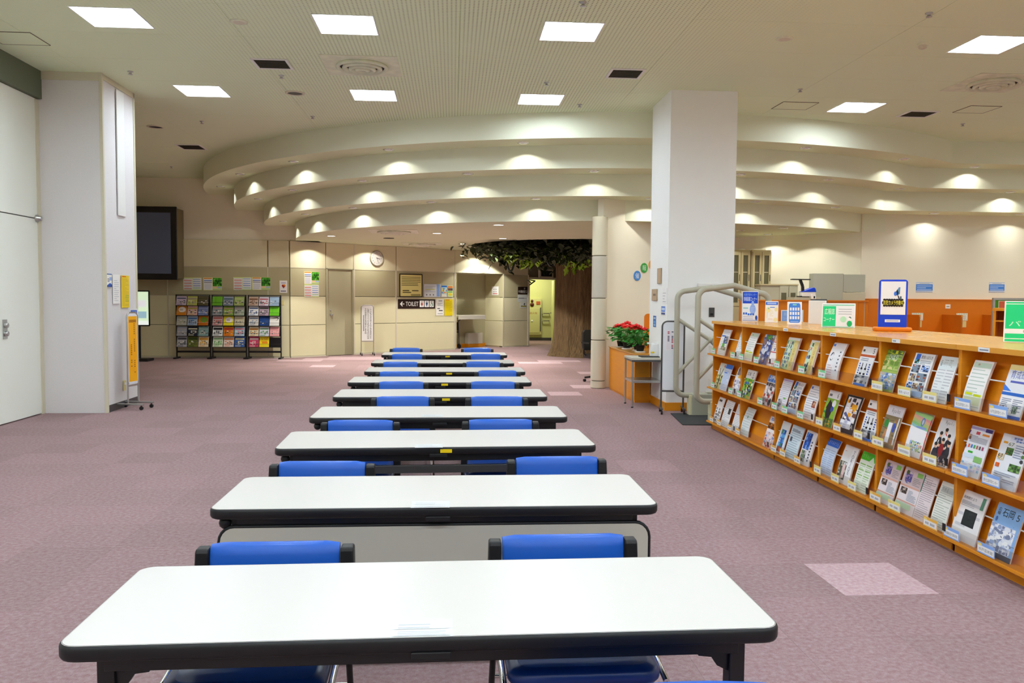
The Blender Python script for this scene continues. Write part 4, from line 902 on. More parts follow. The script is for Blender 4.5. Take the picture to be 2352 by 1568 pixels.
    if k == 'grape': p = base('efe6ea', .25, .30); p.rect(0, .62, 1, 1, 'dcc8cc'); p.ell(.3, .80, .2, .15, '7890d8'); p.photo(.16, .7, .46, .88, ['585cb0', '8868a8', '4c4890', 'b090b8'], 98, 4, 3, 14); p.ell(.2, .9, .08, .05, '5c6838'); p.rect(.68, .86, .95, .96, '88c060'); p.lines(.56, .66, .92, .84, 5, 'a8a0a8', 3); p.rect(0, .58, 1, .62, 'd8a898'); p.photo(.1, .42, .42, .56, ['584840', '282020', 'c8b8b0'], 99); p.lines(.5, .3, .95, .54, 8, 'a0a8b8', 4); p.rect(0, .24, 1, .27, 'd8a898'); p.rect(0, .1, .8, .22, 'c8e4c0'); return p
    if k == 'pinkdoc': p = doc('ece0e2', seed=100, n=20, ink_='a89ca8'); p.text('だより', .25, .8, .6, .87, '505060'); p.rect(0, .6, .06, .98, '3c7c70'); return p
    if k == 'greytitle': p = doc('eaeee6', seed=101, n=18, ink_='b0b8b0'); p.rect(.12, .78, .9, .9, 'c4c8c4'); p.text('茨教連会報', .14, .79, .88, .89, '4c5050'); p.rect(0, .66, 1, .67, 'a0a8a0'); return p
    if k == 'blacksq': p = doc('f2f2f4', seed=102, n=4, ink_='d4d6dc'); p.rect(.3, .32, .78, .64, '242a2c'); p.photo(.34, .36, .74, .6, ['283030', '20282a', '303838'], 103, 3, 2, 2); p.rect(.8, .72, .92, .96, '5c9078'); p.text('美術館だより', .1, .84, .6, .9, '6c6874'); p.lines(.1, .7, .6, .82, 4, 'b8bac4', 5); p.rect(0, .0, 1, .14, 'e4e6ee'); return p
    if k == 'snow': p = base('8ebcf0'); p.pts([(0, .0), (1, .0), (1, .5), (.7, .62), (.0, .4)], '4c84d0'); p.pts([(.5, .5), (.78, .66), (1, .52), (1, .3), (.5, .3)], '5878b0'); p.photo(.0, .1, .9, .62, ['c4d0ec', 'e8eef8', '98a8cc', 'f4f8fc', '7c88a8'], 104, 7, 7, 60); p.rect(0, 0, 1, .1, '404c5c'); p.text('石岡', .26, .78, .68, .93, '14181c'); p.text('広報', .08, .78, .2, .93, '1c2024', True); p.text('5', .78, .78, .9, .9, '303440'); p.ell(.12, .7, .04, .05, '4c70b0'); return p
    return doc()
LOOK = dict(news='news sheet with green and black photo blocks', bigblack='pale newsletter with big black title characters', map='white leaflet with yellow-green panels and bars', crowd='blue magazine with a crowd photo', redbox='white leaflet with red boxes',
 triple='stack of green and yellow magazines', yellow='yellow-banded magazine with a single figure', torso='white magazine with pale blue stripe', wine='magazine with two bottles on its cover', field='green woodland magazine with blue flowers',
 ibaraki='white education newsletter with seven small photos', blackwhite='magazine with grouped photos under blue sky', kids6='magazine with children outdoors and big 6', deer='cream magazine with dark antler shape', bluedoc='pale blue leaflet with darker blue head', baby='white magazine with orange patch',
 purple='lilac-topped newsletter with one dark photo', white='curled white newsletter with small red photo', horse='green magazine with a dark horse', karate='black magazine with white karate uniform', phone='brown magazine with phone and white title band', rainbow='pastel rainbow brochure with small drawn town', band='white magazine with group in red and black',
 ikusei='blue and cream training flyer', purplenews='purple-cornered news flyer', greennews='pale green news flyer with small photos', inkdraw='white leaflet with black ink drawing', photodoc='grey-white leaflet with one black photo', text='white text leaflet with red rule', palegreen='leaning pale blue-green leaflet', orangepink='leaflet with orange band and pink photos',
 bluetall='narrow leaflet with tall blue picture', paleblue='pale blue text newsletter', bluemag='white magazine with deep blue picture', bluenews='curled pale blue newsletter with blue head', toride='magazine with red hat and vertical title', green='green-headed newsletter', grape='pink newsletter with a bunch of grapes', pinkdoc='pinkish text newsletter', greytitle='grey-titled bulletin',
 blacksq='white museum bulletin with black square', snow='blue magazine with snowy tree')
MAGS = [  # bay, row, px left, px right at the ledge, cover, copies, bend, card colour
 (0,0,1640,1668,'news',4,.3,'g'), (0,0,1684,1701,'bigblack',1,0,'g'), (1,0,1704,1722,'map',1,.6,'g'), (1,0,1738,1759,'crowd',1,.1,'g'), (1,0,1761,1777,'redbox',1,0,None), (2,0,1786,1822,'triple',6,.1,'g'), (2,0,1842,1861,'yellow',6,.2,'g'),
 (3,0,1889,1918,'torso',5,.7,'g'), (3,0,1958,1990,'wine',1,.1,None), (4,0,2014,2050,'field',2,.3,'y'), (4,0,2076,2120,'ibaraki',5,.2,'y'), (4,0,2134,2174,'bigblack',2,.2,'y'), (5,0,2209,2252,'map',5,.4,'b'), (5,0,2290,2346,'ikusei',2,.1,'b'),
 (0,1,1640,1653,'deer',1,.1,'g'), (0,1,1653,1668,'bluedoc',1,.2,None), (0,1,1681,1696,'baby',1,.4,'g'), (1,1,1701,1721,'kids6',4,.1,'g'), (1,1,1749,1769,'blackwhite',1,.1,'g'), (2,1,1782,1803,'purple',1,.1,'g'), (2,1,1806,1827,'ibaraki',2,.7,'g'), (2,1,1842,1868,'white',2,.8,'g'),
 (3,1,1886,1912,'horse',2,.1,'y'), (3,1,1927,1962,'karate',2,.3,'o'), (3,1,1976,2009,'wine',1,.1,'y'), (4,1,2020,2056,'phone',2,.2,'y'), (4,1,2080,2121,'rainbow',2,.2,'y'), (4,1,2139,2181,'band',2,.3,'y'), (5,1,2208,2256,'purplenews',2,.1,'b'), (5,1,2280,2342,'greennews',2,.1,'b'),
 (0,2,1639,1652,'inkdraw',2,.2,'o'), (0,2,1656,1674,'photodoc',1,.2,'o'), (0,2,1681,1697,'text',1,.1,'o'), (1,2,1700,1718,'palegreen',1,.7,'o'), (1,2,1755,1776,'orangepink',1,.1,None), (2,2,1783,1801,'bluetall',1,.1,'o'), (2,2,1804,1833,'paleblue',2,.1,'o'), (2,2,1838,1862,'bluemag',4,.2,'o'),
 (3,2,1885,1911,'bluenews',2,.8,'y'), (3,2,1926,1956,'toride',3,.4,'y'), (3,2,1965,1997,'green',2,.2,'y'), (4,2,2018,2056,'grape',2,.1,'o'), (4,2,2062,2106,'grape',2,.1,'y'), (4,2,2107,2138,'pinkdoc',1,.1,None), (4,2,2146,2181,'greytitle',2,.3,'o'), (5,2,2195,2254,'blacksq',2,.3,'b'), (5,2,2275,2337,'snow',2,.2,'b')]
CARD = dict(g=('7fd8a0', 'b8ecca'), y=('f2e48c', 'faf4c8'), b=('8cb4f4', 'c8dcfa'), o=('f0b850', 'fae4b0'))
CARDTXT = {(5,0,'map'): '県北生涯学習センター', (5,0,'ikusei'): '水戸生涯学習センター', (5,1,'purplenews'): '県西生涯学習センター', (5,1,'greennews'): '鹿行生涯学習センター', (5,2,'blacksq'): '茨城県近代美術館', (5,2,'snow'): '水戸芸術館',
 (4,0,'field'): '茨城県 広報ひばり', (4,0,'ibaraki'): '教育いばらき', (4,1,'rainbow'): '茨城県教育委員会'}
RN = ['top', 'middle', 'bottom']; BN = ['first', 'second', 'third', 'fourth', 'fifth', 'sixth']
seen_l = {}
def y_of(px, X): return X/math.tan(math.atan((px-1176)/FPX)+YAW)
for (bay, row, pa, pb, k, nc, bend, card) in MAGS:
    z = LEDGE[row]; XM = 2.975
    ya = y_of(pa, XM); yb = y_of(pb, XM)
    y1, y0 = BAYS[bay]-.005, BAYS[bay+1]+.005
    ya = min(ya, y1); yb = max(yb, y0)
    p = cover(k); wd = ya-yb; sc = min(1.12, wd/p.w) if wd/p.w < 1 else 1.0
    sx = wd/p.w; sx = max(.62, min(1.18, sx)); hh = p.h*(1.0 if k != 'grape' else .98)
    p.v = [(v[0]*sx, v[1], v[2]) for v in p.v]; p.w *= sx
    lean = .30; L = p.h
    def fn(s, lean=lean, L=L, bend=bend):       # piecewise straight, bowed away from the rod
        kn = [0, .2, .4, .6, .8, 1.0]; t = s/L
        def f(u): return lean*u*L*.93 - bend*.024*math.sin(PI*u)
        for a, b_ in zip(kn, kn[1:]):
            if t <= b_+1e-6:
                q = (t-a)/(b_-a); return f(a)+(f(b_)-f(a))*q, s*.955
        return f(1), s*.955
    nth = seen_l.get((bay, row), 0); seen_l[(bay, row)] = nth+1
    me = p.mesh('magazine', fn, x0=-p.w/2, thick=.003+.0022*nc, y=-.0004, step=.00009, back='e9e6e2')
    o = link(me, 'magazine'); o.location = (2.985 if bend < .5 else 3.0, (ya+yb)/2, z+.001); o.rotation_euler = (0, 0, -PI/2)
    tag(o, '%s, %s row, %s shelf bay from far end' % (LOOK[k] if (k != 'grape') else ('left' if pa < 2050 else 'right')+' '+LOOK[k], RN[row], BN[bay]), 'magazine', 'magazines on the display shelf')
    if card:
        c1, c2 = CARD[card]; g = bay_of[bay*3+row]; cw = .125 if bay < 4 else .15
        q = Print(cw, .062); q.rect(0, 0, 1, 1, c1 if card != 'o' else c1); q.rect(.04, .12, .96, .70, 'f6f7f8'); q.ell(.16, .78, .12, .13, 'f4dc80')
        tx = CARDTXT.get((bay, row, k))
        if tx: q.text(tx, .10, .24, .90, .54, '70747c')
        else: [q.rect(.16+.085*h_, .28, .22+.085*h_, .52, 'a4a8b0') for h_ in range(8) if h_ != 3]
        me = q.mesh('label_card', thick=.0012, y=-.0002, step=.00012); oc = link(me, 'label_card', g)
        oc.location = (SX0-.0485, min(ya-.02, y1-.02)-cw*.32, z+.004); oc.rotation_euler = (0, 0, -PI/2)
# ================================================================== LEFT SIDE AND BACK WALL
PX = -4.335
# long white strip on the pier side
o = MB().box(PX, PX+.012, 11.12, 11.36, 2.52, 4.13).build('wall_strip', M_WHITE, bevel=.002); tag(o, 'tall narrow white strip fixed high on the side of the left pier', 'panel')
def pside(y0, y1, z0, z1, pr_fn, label, cat='notice', back='f4f4f2'):
    p = Print(y1-y0, z1-z0); pr_fn(p); return sheet('notice', label, cat, p, (PX+.0035, (y0+y1)/2, z0), PI/2, back=back)
def pr_blue(p): p.rect(0, .93, 1, 1, '3060a8'); p.rect(.5, .5, .95, .75, '98b4e0'); p.pts([(0, .02), (1, .02), (1, .2), (.6, .32), (0, .14)], '2858b0'); p.lines(.1, .4, .5, .7, 3, '485878')
def pr_white(p): p.lines(.15, .1, .85, .85, 11, 'b8bcc4', 3, .22)
def pr_yellow(p): p.rect(0, 0, 1, 1, 'f2d434'); p.lines(.08, .06, .9, .92, 22, 'dcb428', 4, .4); p.rect(.1, .95, .6, .98, 'e05828'); p.lines(.5, .2, .94, .42, 4, 'b0b840', 6)
def pr_bsq(p): p.rect(0, 0, 1, 1, 'f2f4f8'); p.rect(.08, .82, .9, .96, '2a62cc'); p.rect(.2, .86, .8, .92, 'a8c0f0'); p.rect(.05, .6, .35, .7, '24488c'); p.lines(.1, .1, .8, .5, 5, 'c4c8d0')
pside(10.74, 10.89, 1.585, 1.755, pr_blue, 'small white and blue notice nearest the front corner of the left pier')
pside(10.92, 11.14, 1.375, 1.75, pr_white, 'plain white paper notice on the left pier, between blue and yellow ones')
pside(11.19, 11.45, 1.32, 1.745, pr_yellow, 'yellow paper notice on the side of the left pier', back='f2d434')
pside(11.46, 11.74, .84, 1.30, pr_bsq, 'white notice with blue head on the pier, behind the orange stand')
o = MB().box(PX, PX+.008, 11.2, 11.28, .225, .36).build('wall_socket', M_OUTLET, bevel=.002); tag(o, 'ivory wall socket low on the side of the left pier', 'socket'); MB().box(PX+.008, PX+.018, 11.225, 11.255, .30, .33).build('plug', M_WHITE, o)

def sign_stand(name, label, loc, rz, w_, z0, z1, pr, face, tube_m=M_METAL, foot=.42, group=None, ztop=None):
    t = thing(name, label, 'sign stand', loc, rz, group); r = .07; n = 6
    path = [(-w_/2-.012, 0, .08), (-w_/2-.012, 0, z1-r)]
    path += [(-w_/2-.012+r-r*math.cos(PI/2*i/n), 0, z1-r+r*math.sin(PI/2*i/n)) for i in range(1, n+1)]
    path += [(w_/2+.012-r+r*math.sin(PI/2*i/n), 0, z1-r+r*math.cos(PI/2*i/n)) for i in range(0, n+1)] + [(w_/2+.012, 0, .08)]
    MB().tube(path, .011, 8).build('frame', tube_m, t)
    bd = MB().prism_y(rrect(-w_/2, w_/2, z0, z1-.008, .05), -.006, .006).build('board', mat_paper(face), t)
    me = pr.mesh('print', y=-.0065, z0=z0); link(me, 'print', bd)
    MB().box(-w_/2-.012, w_/2+.012, -.008, .008, z0-.03, z0-.008).build('crossbar', tube_m, t)
    for sx in (-1, 1):
        x = sx*(w_/2+.012)
        f = MB().box(x-.015, x+.015, -foot/2, foot/2, .062, .085).build('foot_bar', tube_m, t, .004)
        for sy in (-1, 1): MB().lathe([(.024, -.012), (.026, 0), (.024, .012)], (x, sy*(foot/2-.03), .026), 12, axis='x').bar((x, sy*(foot/2-.03), .045), (x, sy*(foot/2-.03), .065), .014).build('caster', M_BLACK, f)
    return t
p = Print(.20, .90); p.rect(0, .035, 1, .98, 'fbb414'); p.rect(0, 0, 1, .03, 'dfe3ea'); p.rect(.1, .89, .9, .97, 'e89a10'); p.text('お知', .2, .905, .8, .955, '5a3a08')
for c_, n_ in ((.68, 26), (.3, 14)):
    for i in range(n_): p.rect(c_-.07, .84-.028*i-(.3 if n_ == 14 else 0), c_+.07, .858-.028*i-(.3 if n_ == 14 else 0), 'b06a14')
p2 = Print(.20, .90); p2.rect(0, .035, 1, .98, 'fbb414'); p2.rect(0, 0, 1, .03, 'dfe3ea'); p2.rect(.1, .89, .9, .93, 'b87818')
r_ = random.Random(4)
for c_, n_, o_ in ((.68, 26, 0), (.3, 14, .3)):
    for i in range(n_): p2.rect(c_-.07, .86-.028*i-o_, c_+.07, .874-.028*i-o_, 'a8640c' if r_.random() < .8 else 'fbb414')
sign_stand('sign_stand', 'orange-faced rolling sign stand beside the left pier', (-4.17, 11.1, 0), R(80), .22, .33, 1.26, p2, 'f0f2f6', M_METAL, .42)
# white standing sign by the door
txt = ['ここは、学習の場ですので、学習目的以外', 'に通路になるような行為、または、他の方の迷', 'その他迷惑な行為は禁止します。']
p = Print(.285, .86); p.rect(0, 0, 1, 1, 'eff1f0')
for i, l_ in enumerate(txt): p.text(l_, .70-.22*i, .05 if i < 2 else .2, .86-.22*i, .95, '24282c', True)
for i in range(13): p.rect(.12, .72-.036*i, .2, .742-.036*i, '5a5e62')
sign_stand('sign_stand', 'white standing sign with vertical black writing by the grey door', (-2.14, 21.0, 0), R(12), .285, .37, 1.26, p, 'eff1f0', M_METAL, .40)

# big display box and kiosk behind the pier
t = thing('wall_display', 'large black-framed screen in a grey casing high on the back wall', 'screen', (-7.25, 19.55, 1.83))
MB().box(-.92, .92, .06, .545, .03, 1.64).build('casing', M_TVCASE, t, .004)
MB().box(-.93, .93, 0, .06, 0, 1.67).build('bezel', M_TVBEZEL, t, .01)
MB().box(-.80, .80, -.004, .0, .14, 1.53).build('screen', M_SCREEN, t)
t = thing('digital_kiosk', 'lit digital signboard on a stand, half hidden behind the left pier', 'screen', (-7.0, 19.0, 0))
MB().prism_y(rrect(-.24, .24, .78, 1.58, .02), 0, .05).build('casing', M_TVBEZEL, t)
k = MB().box(-.222, .222, -.003, .0, .81, 1.55).build('screen', M_KIOSK, t)
MB().box(-.18, .18, -.0042, -.0032, 1.21, 1.36).build('screen_box', mat('kiosk_box_pale', (224, 222, 232), .4, emit=.72), k); MB().box(-.18, .18, -.0042, -.0032, .96, 1.11).build('screen_box', mat('kiosk_box_blue', (160, 196, 214), .4, emit=.62), k); MB().box(-.222, .222, -.0042, -.0032, .81, .90).build('screen_foot', mat('kiosk_foot', (232, 242, 238), .4, emit=.8), k)
MB().box(-.03, .03, .01, .05, .06, .8).build('pole', M_BLACK, t); MB().box(-.25, .25, -.16, .22, 0, .06).build('base', M_BLACK, t, .01)

# posters
def calendar(w_, h_, two=True):
    p = Print(w_, h_); p.rect(0, 0, 1, 1, 'd8ec98'); p.rect(.02, .04, .5, .92, 'f4f0f4'); p.rect(.52, .06, .98, .96, 'f0f2f8')
    for i in range(4): p.rect(.04, .74-.22*i, .46, .79-.22*i, 'd86848'); p.lines(.05, .60-.22*i, .46, .72-.22*i, 3, 'd0c8d0', i)
    for i in range(5): p.rect(.54, .84-.17*i, .94, .88-.17*i, ['7aa8d0', '7aa0d8', '5c88d8', '2c68c0', '80c070'][i])
    return p
def leafy(w_, h_):
    p = Print(w_, h_); p.rect(0, 0, 1, 1, 'f0f0a0'); p.rect(.03, .04, .49, .98, 'eef0f4'); p.rect(.03, .89, .47, .97, 'e89020'); p.rect(.04, .72, .47, .78, '4870c8'); p.rect(.04, .6, .47, .64, '404848'); p.lines(.06, .1, .44, .54, 6, 'd0d0dc', 2)
    p.photo(.51, .32, 1, .98, ['3c9420', '2c7418', '58b430', '1c5010', '88c85c'], 5, 5, 4, 14); p.rect(.51, .2, 1, .28, 'f0c8b8'); p.rect(.76, .18, 1, .28, 'a0c4e8'); p.rect(.51, .02, 1, .14, 'c0d898'); return p
YW = YB-.037
def bsheet(fn, x0, x1, z0, z1, label, **k): p = fn(x1-x0, z1-z0); return sheet('poster', label, 'poster', p, ((x0+x1)/2, YW-.004, z0), 0, **k)
bsheet(calendar, -6.345, -5.925, 1.60, 1.895, 'red and blue striped timetable poster, leftmost above the brochure racks')
bsheet(leafy, -5.885, -5.455, 1.595, 1.90, 'poster with green leaf photo, left one above the brochure racks')
bsheet(calendar, -5.187, -4.765, 1.61, 1.915, 'red and blue striped timetable poster, right pair above the brochure racks')
bsheet(leafy, -4.753, -4.328, 1.612, 1.918, 'poster with green leaf photo, right one above the brochure racks')
def heart(w_, h_):
    p = Print(w_, h_); p.rect(.05, .05, .95, .95, 'fbfbfd'); p.rect(.2, .78, .8, .82, '4c5c9c'); p.rect(.14, .12, .82, .18, '202c5c'); p.ell(.42, .58, .14, .1, 'c83410'); p.ell(.62, .6, .13, .1, 'e07010'); p.pts([(.28, .56), (.76, .56), (.5, .36)], 'a82c14'); p.ell(.64, .62, .06, .05, 'f0b020'); return p
bsheet(heart, -4.112, -3.93, 1.55, 1.845, 'white poster with a red and orange heart')
def wsheet(fn, px0, px1, z0, z1, label, name='poster', cat='poster', out=.042, **k):
    u0, u1 = d_hit(px0)[0], d_hit(px1)[0]; x, y = d_at((u0+u1)/2, out+.003); p = fn(u1-u0, z1-z0); return sheet(name, label, cat, p, (x, y, z0), DA, **k)
wsheet(leafy, 697, 731, 1.765, 2.07, 'poster with green leaf photo, taped left of the grey door', out=.035)
wsheet(calendar, 697, 731, 1.46, 1.762, 'red and blue striped timetable poster, under the leaf poster by the door', out=.035)
def zat(px, py): return d_hit(px, py)[1]
o = MB().box(-.035, .035, -.008, 0, 0, .11).build('light_switch', M_OUTLET, bevel=.002); x, y = d_at(.02-.12, .0); o.location = (-4.04, YW, 1.26); tag(o, 'ivory light switch on the pale panel right of the brochure racks', 'switch')
# clock
u, z = d_hit(863, 593); x, y = d_at(u, .036)
t = thing('wall_clock', 'round white wall clock above the standing sign', 'clock', (x, y, z), DA)
MB().lathe([(.195, 0), (.205, .01), (.2, .03), (.188, .034), (.182, .022), (.182, .0)], (0, 0, 0), 36, axis='y', cap=False).build('rim', mat('clock_rim', (150, 144, 124), .4), t)
for o in t.children: o.rotation_euler = (0, 0, PI)
MB().lathe([(.184, -.018), (.0005, -.018)], (0, 0, 0), 36, axis='y').build('face', mat('clock_face', (244, 238, 232), .5), t)
for a, l_, w_ in ((R(-102), .10, .012), (R(-161), .15, .009)):
    MB().prism_y([(-w_/2, -.02), (w_/2, -.02), (w_/2*.6, l_), (-w_/2*.6, l_)], -.026, -.024).build('hand', M_BLACK, t).rotation_euler = (0, -a, 0)
q = Print(.36, .36)
for i in range(1, 13):
    a = 2*PI*i/12; q.text(str(i), .5+.38*math.sin(a)-.045, .5+.38*math.cos(a)-.045, .5+.38*math.sin(a)+.045, .5+.38*math.cos(a)+.045, '6a6a70')
link(q.mesh('numerals', y=-.0195, z0=-.18), 'numerals', t)
# framed notice, TOILET sign and its neighbours
def framed(w_, h_):
    p = Print(w_, h_); p.rect(0, 0, 1, 1, '241c14'); p.rect(.03, .03, .97, .97, 'f4ec9c'); p.lines(.09, .50, .93, .92, 6, '5c5838', 2, .34); p.lines(.12, .26, .42, .34, 1, '5c5838', 3, .5); p.lines(.55, .26, .85, .34, 1, '5c5838', 5, .5); p.lines(.12, .18, .88, .23, 1, '5c5838', 4, .8); p.lines(.5, .06, .93, .14, 2, '5c5838', 9, .5); return p
z0, z1 = zat(940, 682), zat(940, 629)
u0, u1 = d_hit(914.5)[0], d_hit(967)[0]; x, y = d_at((u0+u1)/2, .045)
t = thing('framed_notice', 'pale yellow notice in a black frame on the slanting wall', 'notice', (x, y, z0), DA); W_, H_ = u1-u0, z1-z0; mb = MB()
for a in ((-W_/2, W_/2, 0, .022), (-W_/2, W_/2, H_-.022, H_), (-W_/2, -W_/2+.022, .022, H_-.022), (W_/2-.022, W_/2, .022, H_-.022)): mb.box(a[0], a[1], -.022, .0, a[2], a[3])
mb.build('frame', M_BLACK, t, .003); b_ = MB().box(-W_/2+.02, W_/2-.02, -.01, .0, .02, H_-.02).build('paper', mat_paper('f4ec9c'), t)
p = Print(W_-.04, H_-.04); p.lines(.07, .50, .95, .95, 6, '5c5838', 2, .34); p.lines(.12, .24, .42, .33, 1, '5c5838', 3, .5); p.lines(.55, .24, .85, .33, 1, '5c5838', 5, .5); p.lines(.12, .16, .88, .21, 1, '5c5838', 4, .8); p.lines(.5, .03, .95, .12, 2, '5c5838', 9, .5)
link(p.mesh('print', y=-.0105, z0=.02), 'print', b_)
def info(w_, h_): p = Print(w_, h_); p.rect(.0, 0, 1, 1, 'dfe6ec'); p.rect(.76, .05, .96, .98, '8cb0ec'); p.lines(.06, .4, .7, .9, 5, 'a8b8c4', 4, .3); p.rect(.06, .56, .66, .6, 'e4e850'); [p.rect(.14+.2*i, .12, .19+.2*i, .22, '404858') for i in range(3)]; return p
wsheet(info, 971.5, 1009.5, zat(990, 682), zat(990, 652), 'pale blue landscape notice right of the framed yellow notice')
def flyer1(w_, h_): p = Print(w_, h_); p.rect(0, .1, 1, 1, 'a8d8f4'); p.rect(.05, .86, .95, .98, '2870d0'); p.photo(.05, .3, .95, .8, ['d8f0d8', '48b848', 'e84040', 'f0d040', '4898e0', 'f08030'], 7, 4, 3, 10); p.rect(.1, .04, .9, .26, 'f4f4e0'); return p
def flyer2(w_, h_): p = Print(w_, h_); p.rect(0, 0, 1, 1, 'd8e8b0'); p.rect(.05, .8, .95, .96, 'e08040'); p.photo(.05, .56, .95, .78, ['405068', '805840', 'c0b090'], 9, 3, 1, 3); p.rect(.1, .4, .9, .5, '78b858'); p.ell(.5, .24, .38, .12, 'f0e040'); return p
wsheet(flyer1, 1011, 1024.5, zat(1018, 682), zat(1018, 655.5), 'colourful flyer with blue head, left of a pair by the niche')
wsheet(flyer2, 1025.5, 1038, zat(1032, 682), zat(1032, 656), 'green and orange flyer, right of a pair by the niche')
def toilet(w_, h_):
    p = Print(w_, h_); p.rect(0, 0, 1, 1, '2c1c18')
    p.pts([(.05, .5), (.11, .78), (.125, .70), (.09, .54), (.165, .54), (.165, .46), (.09, .46), (.125, .30), (.11, .22)], 'f4f4f0'); p.text('TOILET', .20, .28, .54, .74, 'f6f6f2')
    for i, c in enumerate(('a02c1c', '1c3c6c', '2c7c58')):
        a = .575+.135*i; p.rect(a, .16, a+.118, .86, 'f4f4f2'); cx = a+.059
        p.ell(cx, .72, .014, .06, c, 10)
        if i == 0: p.pts([(cx-.012, .64), (cx+.012, .64), (cx+.032, .40), (cx+.012, .40), (cx+.01, .24), (cx-.01, .24), (cx-.012, .40), (cx-.032, .40)], c)
        if i == 1: p.pts([(cx-.024, .64), (cx+.024, .64), (cx+.024, .42), (cx+.012, .42), (cx+.011, .24), (cx-.011, .24), (cx-.012, .42), (cx-.024, .42)], c)
        if i == 2: p.rect(cx-.012, .46, cx+.0, .66, c); p.rect(cx-.012, .52, cx+.024, .58, c); p.pts([(cx+.016, .54), (cx+.028, .54), (cx+.042, .3), (cx+.03, .3)], c); p.ell(cx-.002, .37, .034, .14, c, 12); p.ell(cx-.002, .38, .024, .1, 'f4f4f2', 12)
    return p
wsheet(toilet, 912, 997, zat(955, 708.5), zat(955, 687), 'dark brown TOILET sign with left arrow and three pictograms', 'toilet_sign', 'sign', thick=.02, back='2c1c18')
def memo(w_, h_): p = Print(w_, h_); p.rect(.3, .88, .8, .92, '606068'); p.lines(.15, .6, .85, .8, 4, '9098a0', 3, .35); p.rect(.15, .40, .5, .45, '404048'); p.rect(.35, .27, .85, .33, '404048'); p.rect(.2, .1, .85, .13, '90949c'); return p
wsheet(memo, 999.5, 1017, zat(1008, 724), zat(1008, 687), 'white portrait notice right of the TOILET sign')
def yel(w_, h_): p = Print(w_, h_); p.rect(0, 0, 1, 1, 'f2dc1c'); p.lines(.06, .05, .92, .9, 14, 'd8c018', 3, .4); p.rect(.1, .93, .6, .97, 'e07028'); return p
wsheet(yel, 1019, 1037.5, zat(1028, 724.5), zat(1028, 687), 'yellow portrait notice beside the niche', back='f2dc1c')
# inside the niche
x, y = d_at((UN0+UN1)/2-.18, -ND/2)
t = thing('niche_counter', 'narrow pale counter fixed inside the dark niche', 'counter', (x, y, .9), DA)
MB().box(-.52, .50, -.28, .34, 0, .06).box(-.52, .50, -.28, -.25, -.06, 0).build('counter_top', M_BEIGE, t, .004)
x, y = d_at(UN0+.22, -.30)
t = thing('folding_wheelchair', 'black wheeled walking chair parked in the niche under the counter', 'wheelchair', (x, y, 0), DA)
MB().box(-.17, .12, -.02, .22, .46, .50).build('seat', M_BLACK, t, .01); MB().box(-.17, .12, -.03, -.01, .52, .76).build('backrest', M_BLACK, t, .01)
for s_ in (-.18, .13):
    f = MB().tube([(s_, .2, .08), (s_, .16, .5), (s_, -.02, .8), (s_, -.14, .85)], .012, 6).tube([(s_, -.05, .08), (s_, .0, .8)], .012, 6).build('frame', M_BLACKM, t)
    for yy in (-.05, .2): MB().lathe([(.07, -.015), (.075, 0), (.07, .015)], (s_, yy, .075), 14, axis='x').build('wheel', M_RUBBER, f)
x, y = d_at(UN1-.55, -ND+.10)
o = MB().box(-.28, .28, -.08, .08, .1, .42).build('heater_cover', M_BEIGE, bevel=.006); o.location = (x, y, 0); o.rotation_euler[2] = DA; tag(o, 'pale low box standing at the back of the niche', 'box'); MB().box(-.28, .28, -.07, .07, 0, .1).build('plinth', M_WOOD, o)
# notices right of the niche and on the doorway edge
def nos(w_, h_): p = Print(w_, h_); p.rect(.05, .05, .95, .95, 'fafafa'); [p.rect(.22+.22*i, .62-.28*j, .32+.22*i, .7-.28*j, '606068') for i in range(3) for j in range(2)]; p.rect(.16, .12, .84, .2, 'd05040'); return p
wsheet(nos, 1127, 1145, zat(1136, 677), zat(1136, 660), 'small square white notice with red line, right of the niche', out=.036) if False else None
a, b_ = d_at(UN1-.004, -.22), d_at(UN1-.004, -.02)
p = nos(.30, .26); sheet('notice', 'small square white notice with a red line on the niche side wall', 'notice', p, (d_at(UN1-.0245, -.30)[0], d_at(UN1-.0245, -.30)[1], 1.545), DA-PI/2)
def room(w_, h_): p = Print(w_, h_); p.rect(0, 0, 1, 1, '2c1c14'); p.text('5F', .62, .66, .78, .88, 'e8e4dc'); p.text('中講座室２', .05, .2, .97, .56, 'f6f4ee'); return p
wsheet(room, 1187.5, 1209, zat(1198, 676), zat(1198, 658.5), 'dark brown room sign with white characters left of the doorway', 'room_sign', 'sign', out=.036, thick=.015, back='2c1c14')
def centre(w_, h_): p = Print(w_, h_); p.rect(.08, .46, .7, .56, '707478'); p.rect(.74, .46, .92, .54, 'a4a8ac'); return p
wsheet(centre, 1187, 1209, zat(1198, 693), zat(1198, 676.5), 'plain white paper label under the dark room sign', out=.036, back='dfe6e2')
def camn(w_, h_): p = Print(w_, h_); p.rect(.1, .2, .95, .4, '30281c'); p.rect(.14, .25, .9, .34, 'd8d040'); p.pts([(.5, .62), (.7, .86), (.78, .8), (.66, .54)], '141a1c'); p.rect(.66, .4, .74, .58, '304048'); return p
wsheet(camn, 1193, 1207.5, zat(1200, 707), zat(1200, 693.5), 'small white camera notice, lowest of three beside the doorway', out=.036, back='e6ebe6')
x, y = d_at(d_hit(1249)[0], .06); zz = d_hit(1249, 629)[1]
t = thing('exit_lamp_box', 'dark unlit sign box over the doorway, half hidden by leaves', 'sign', (x, y, zz-.12), DA); MB().box(-.3, .3, -.05, .02, 0, .26).build('case', M_TRIMW, t, .004); MB().box(-.24, .24, -.053, -.05, .04, .22).build('face', M_BLACK, t)
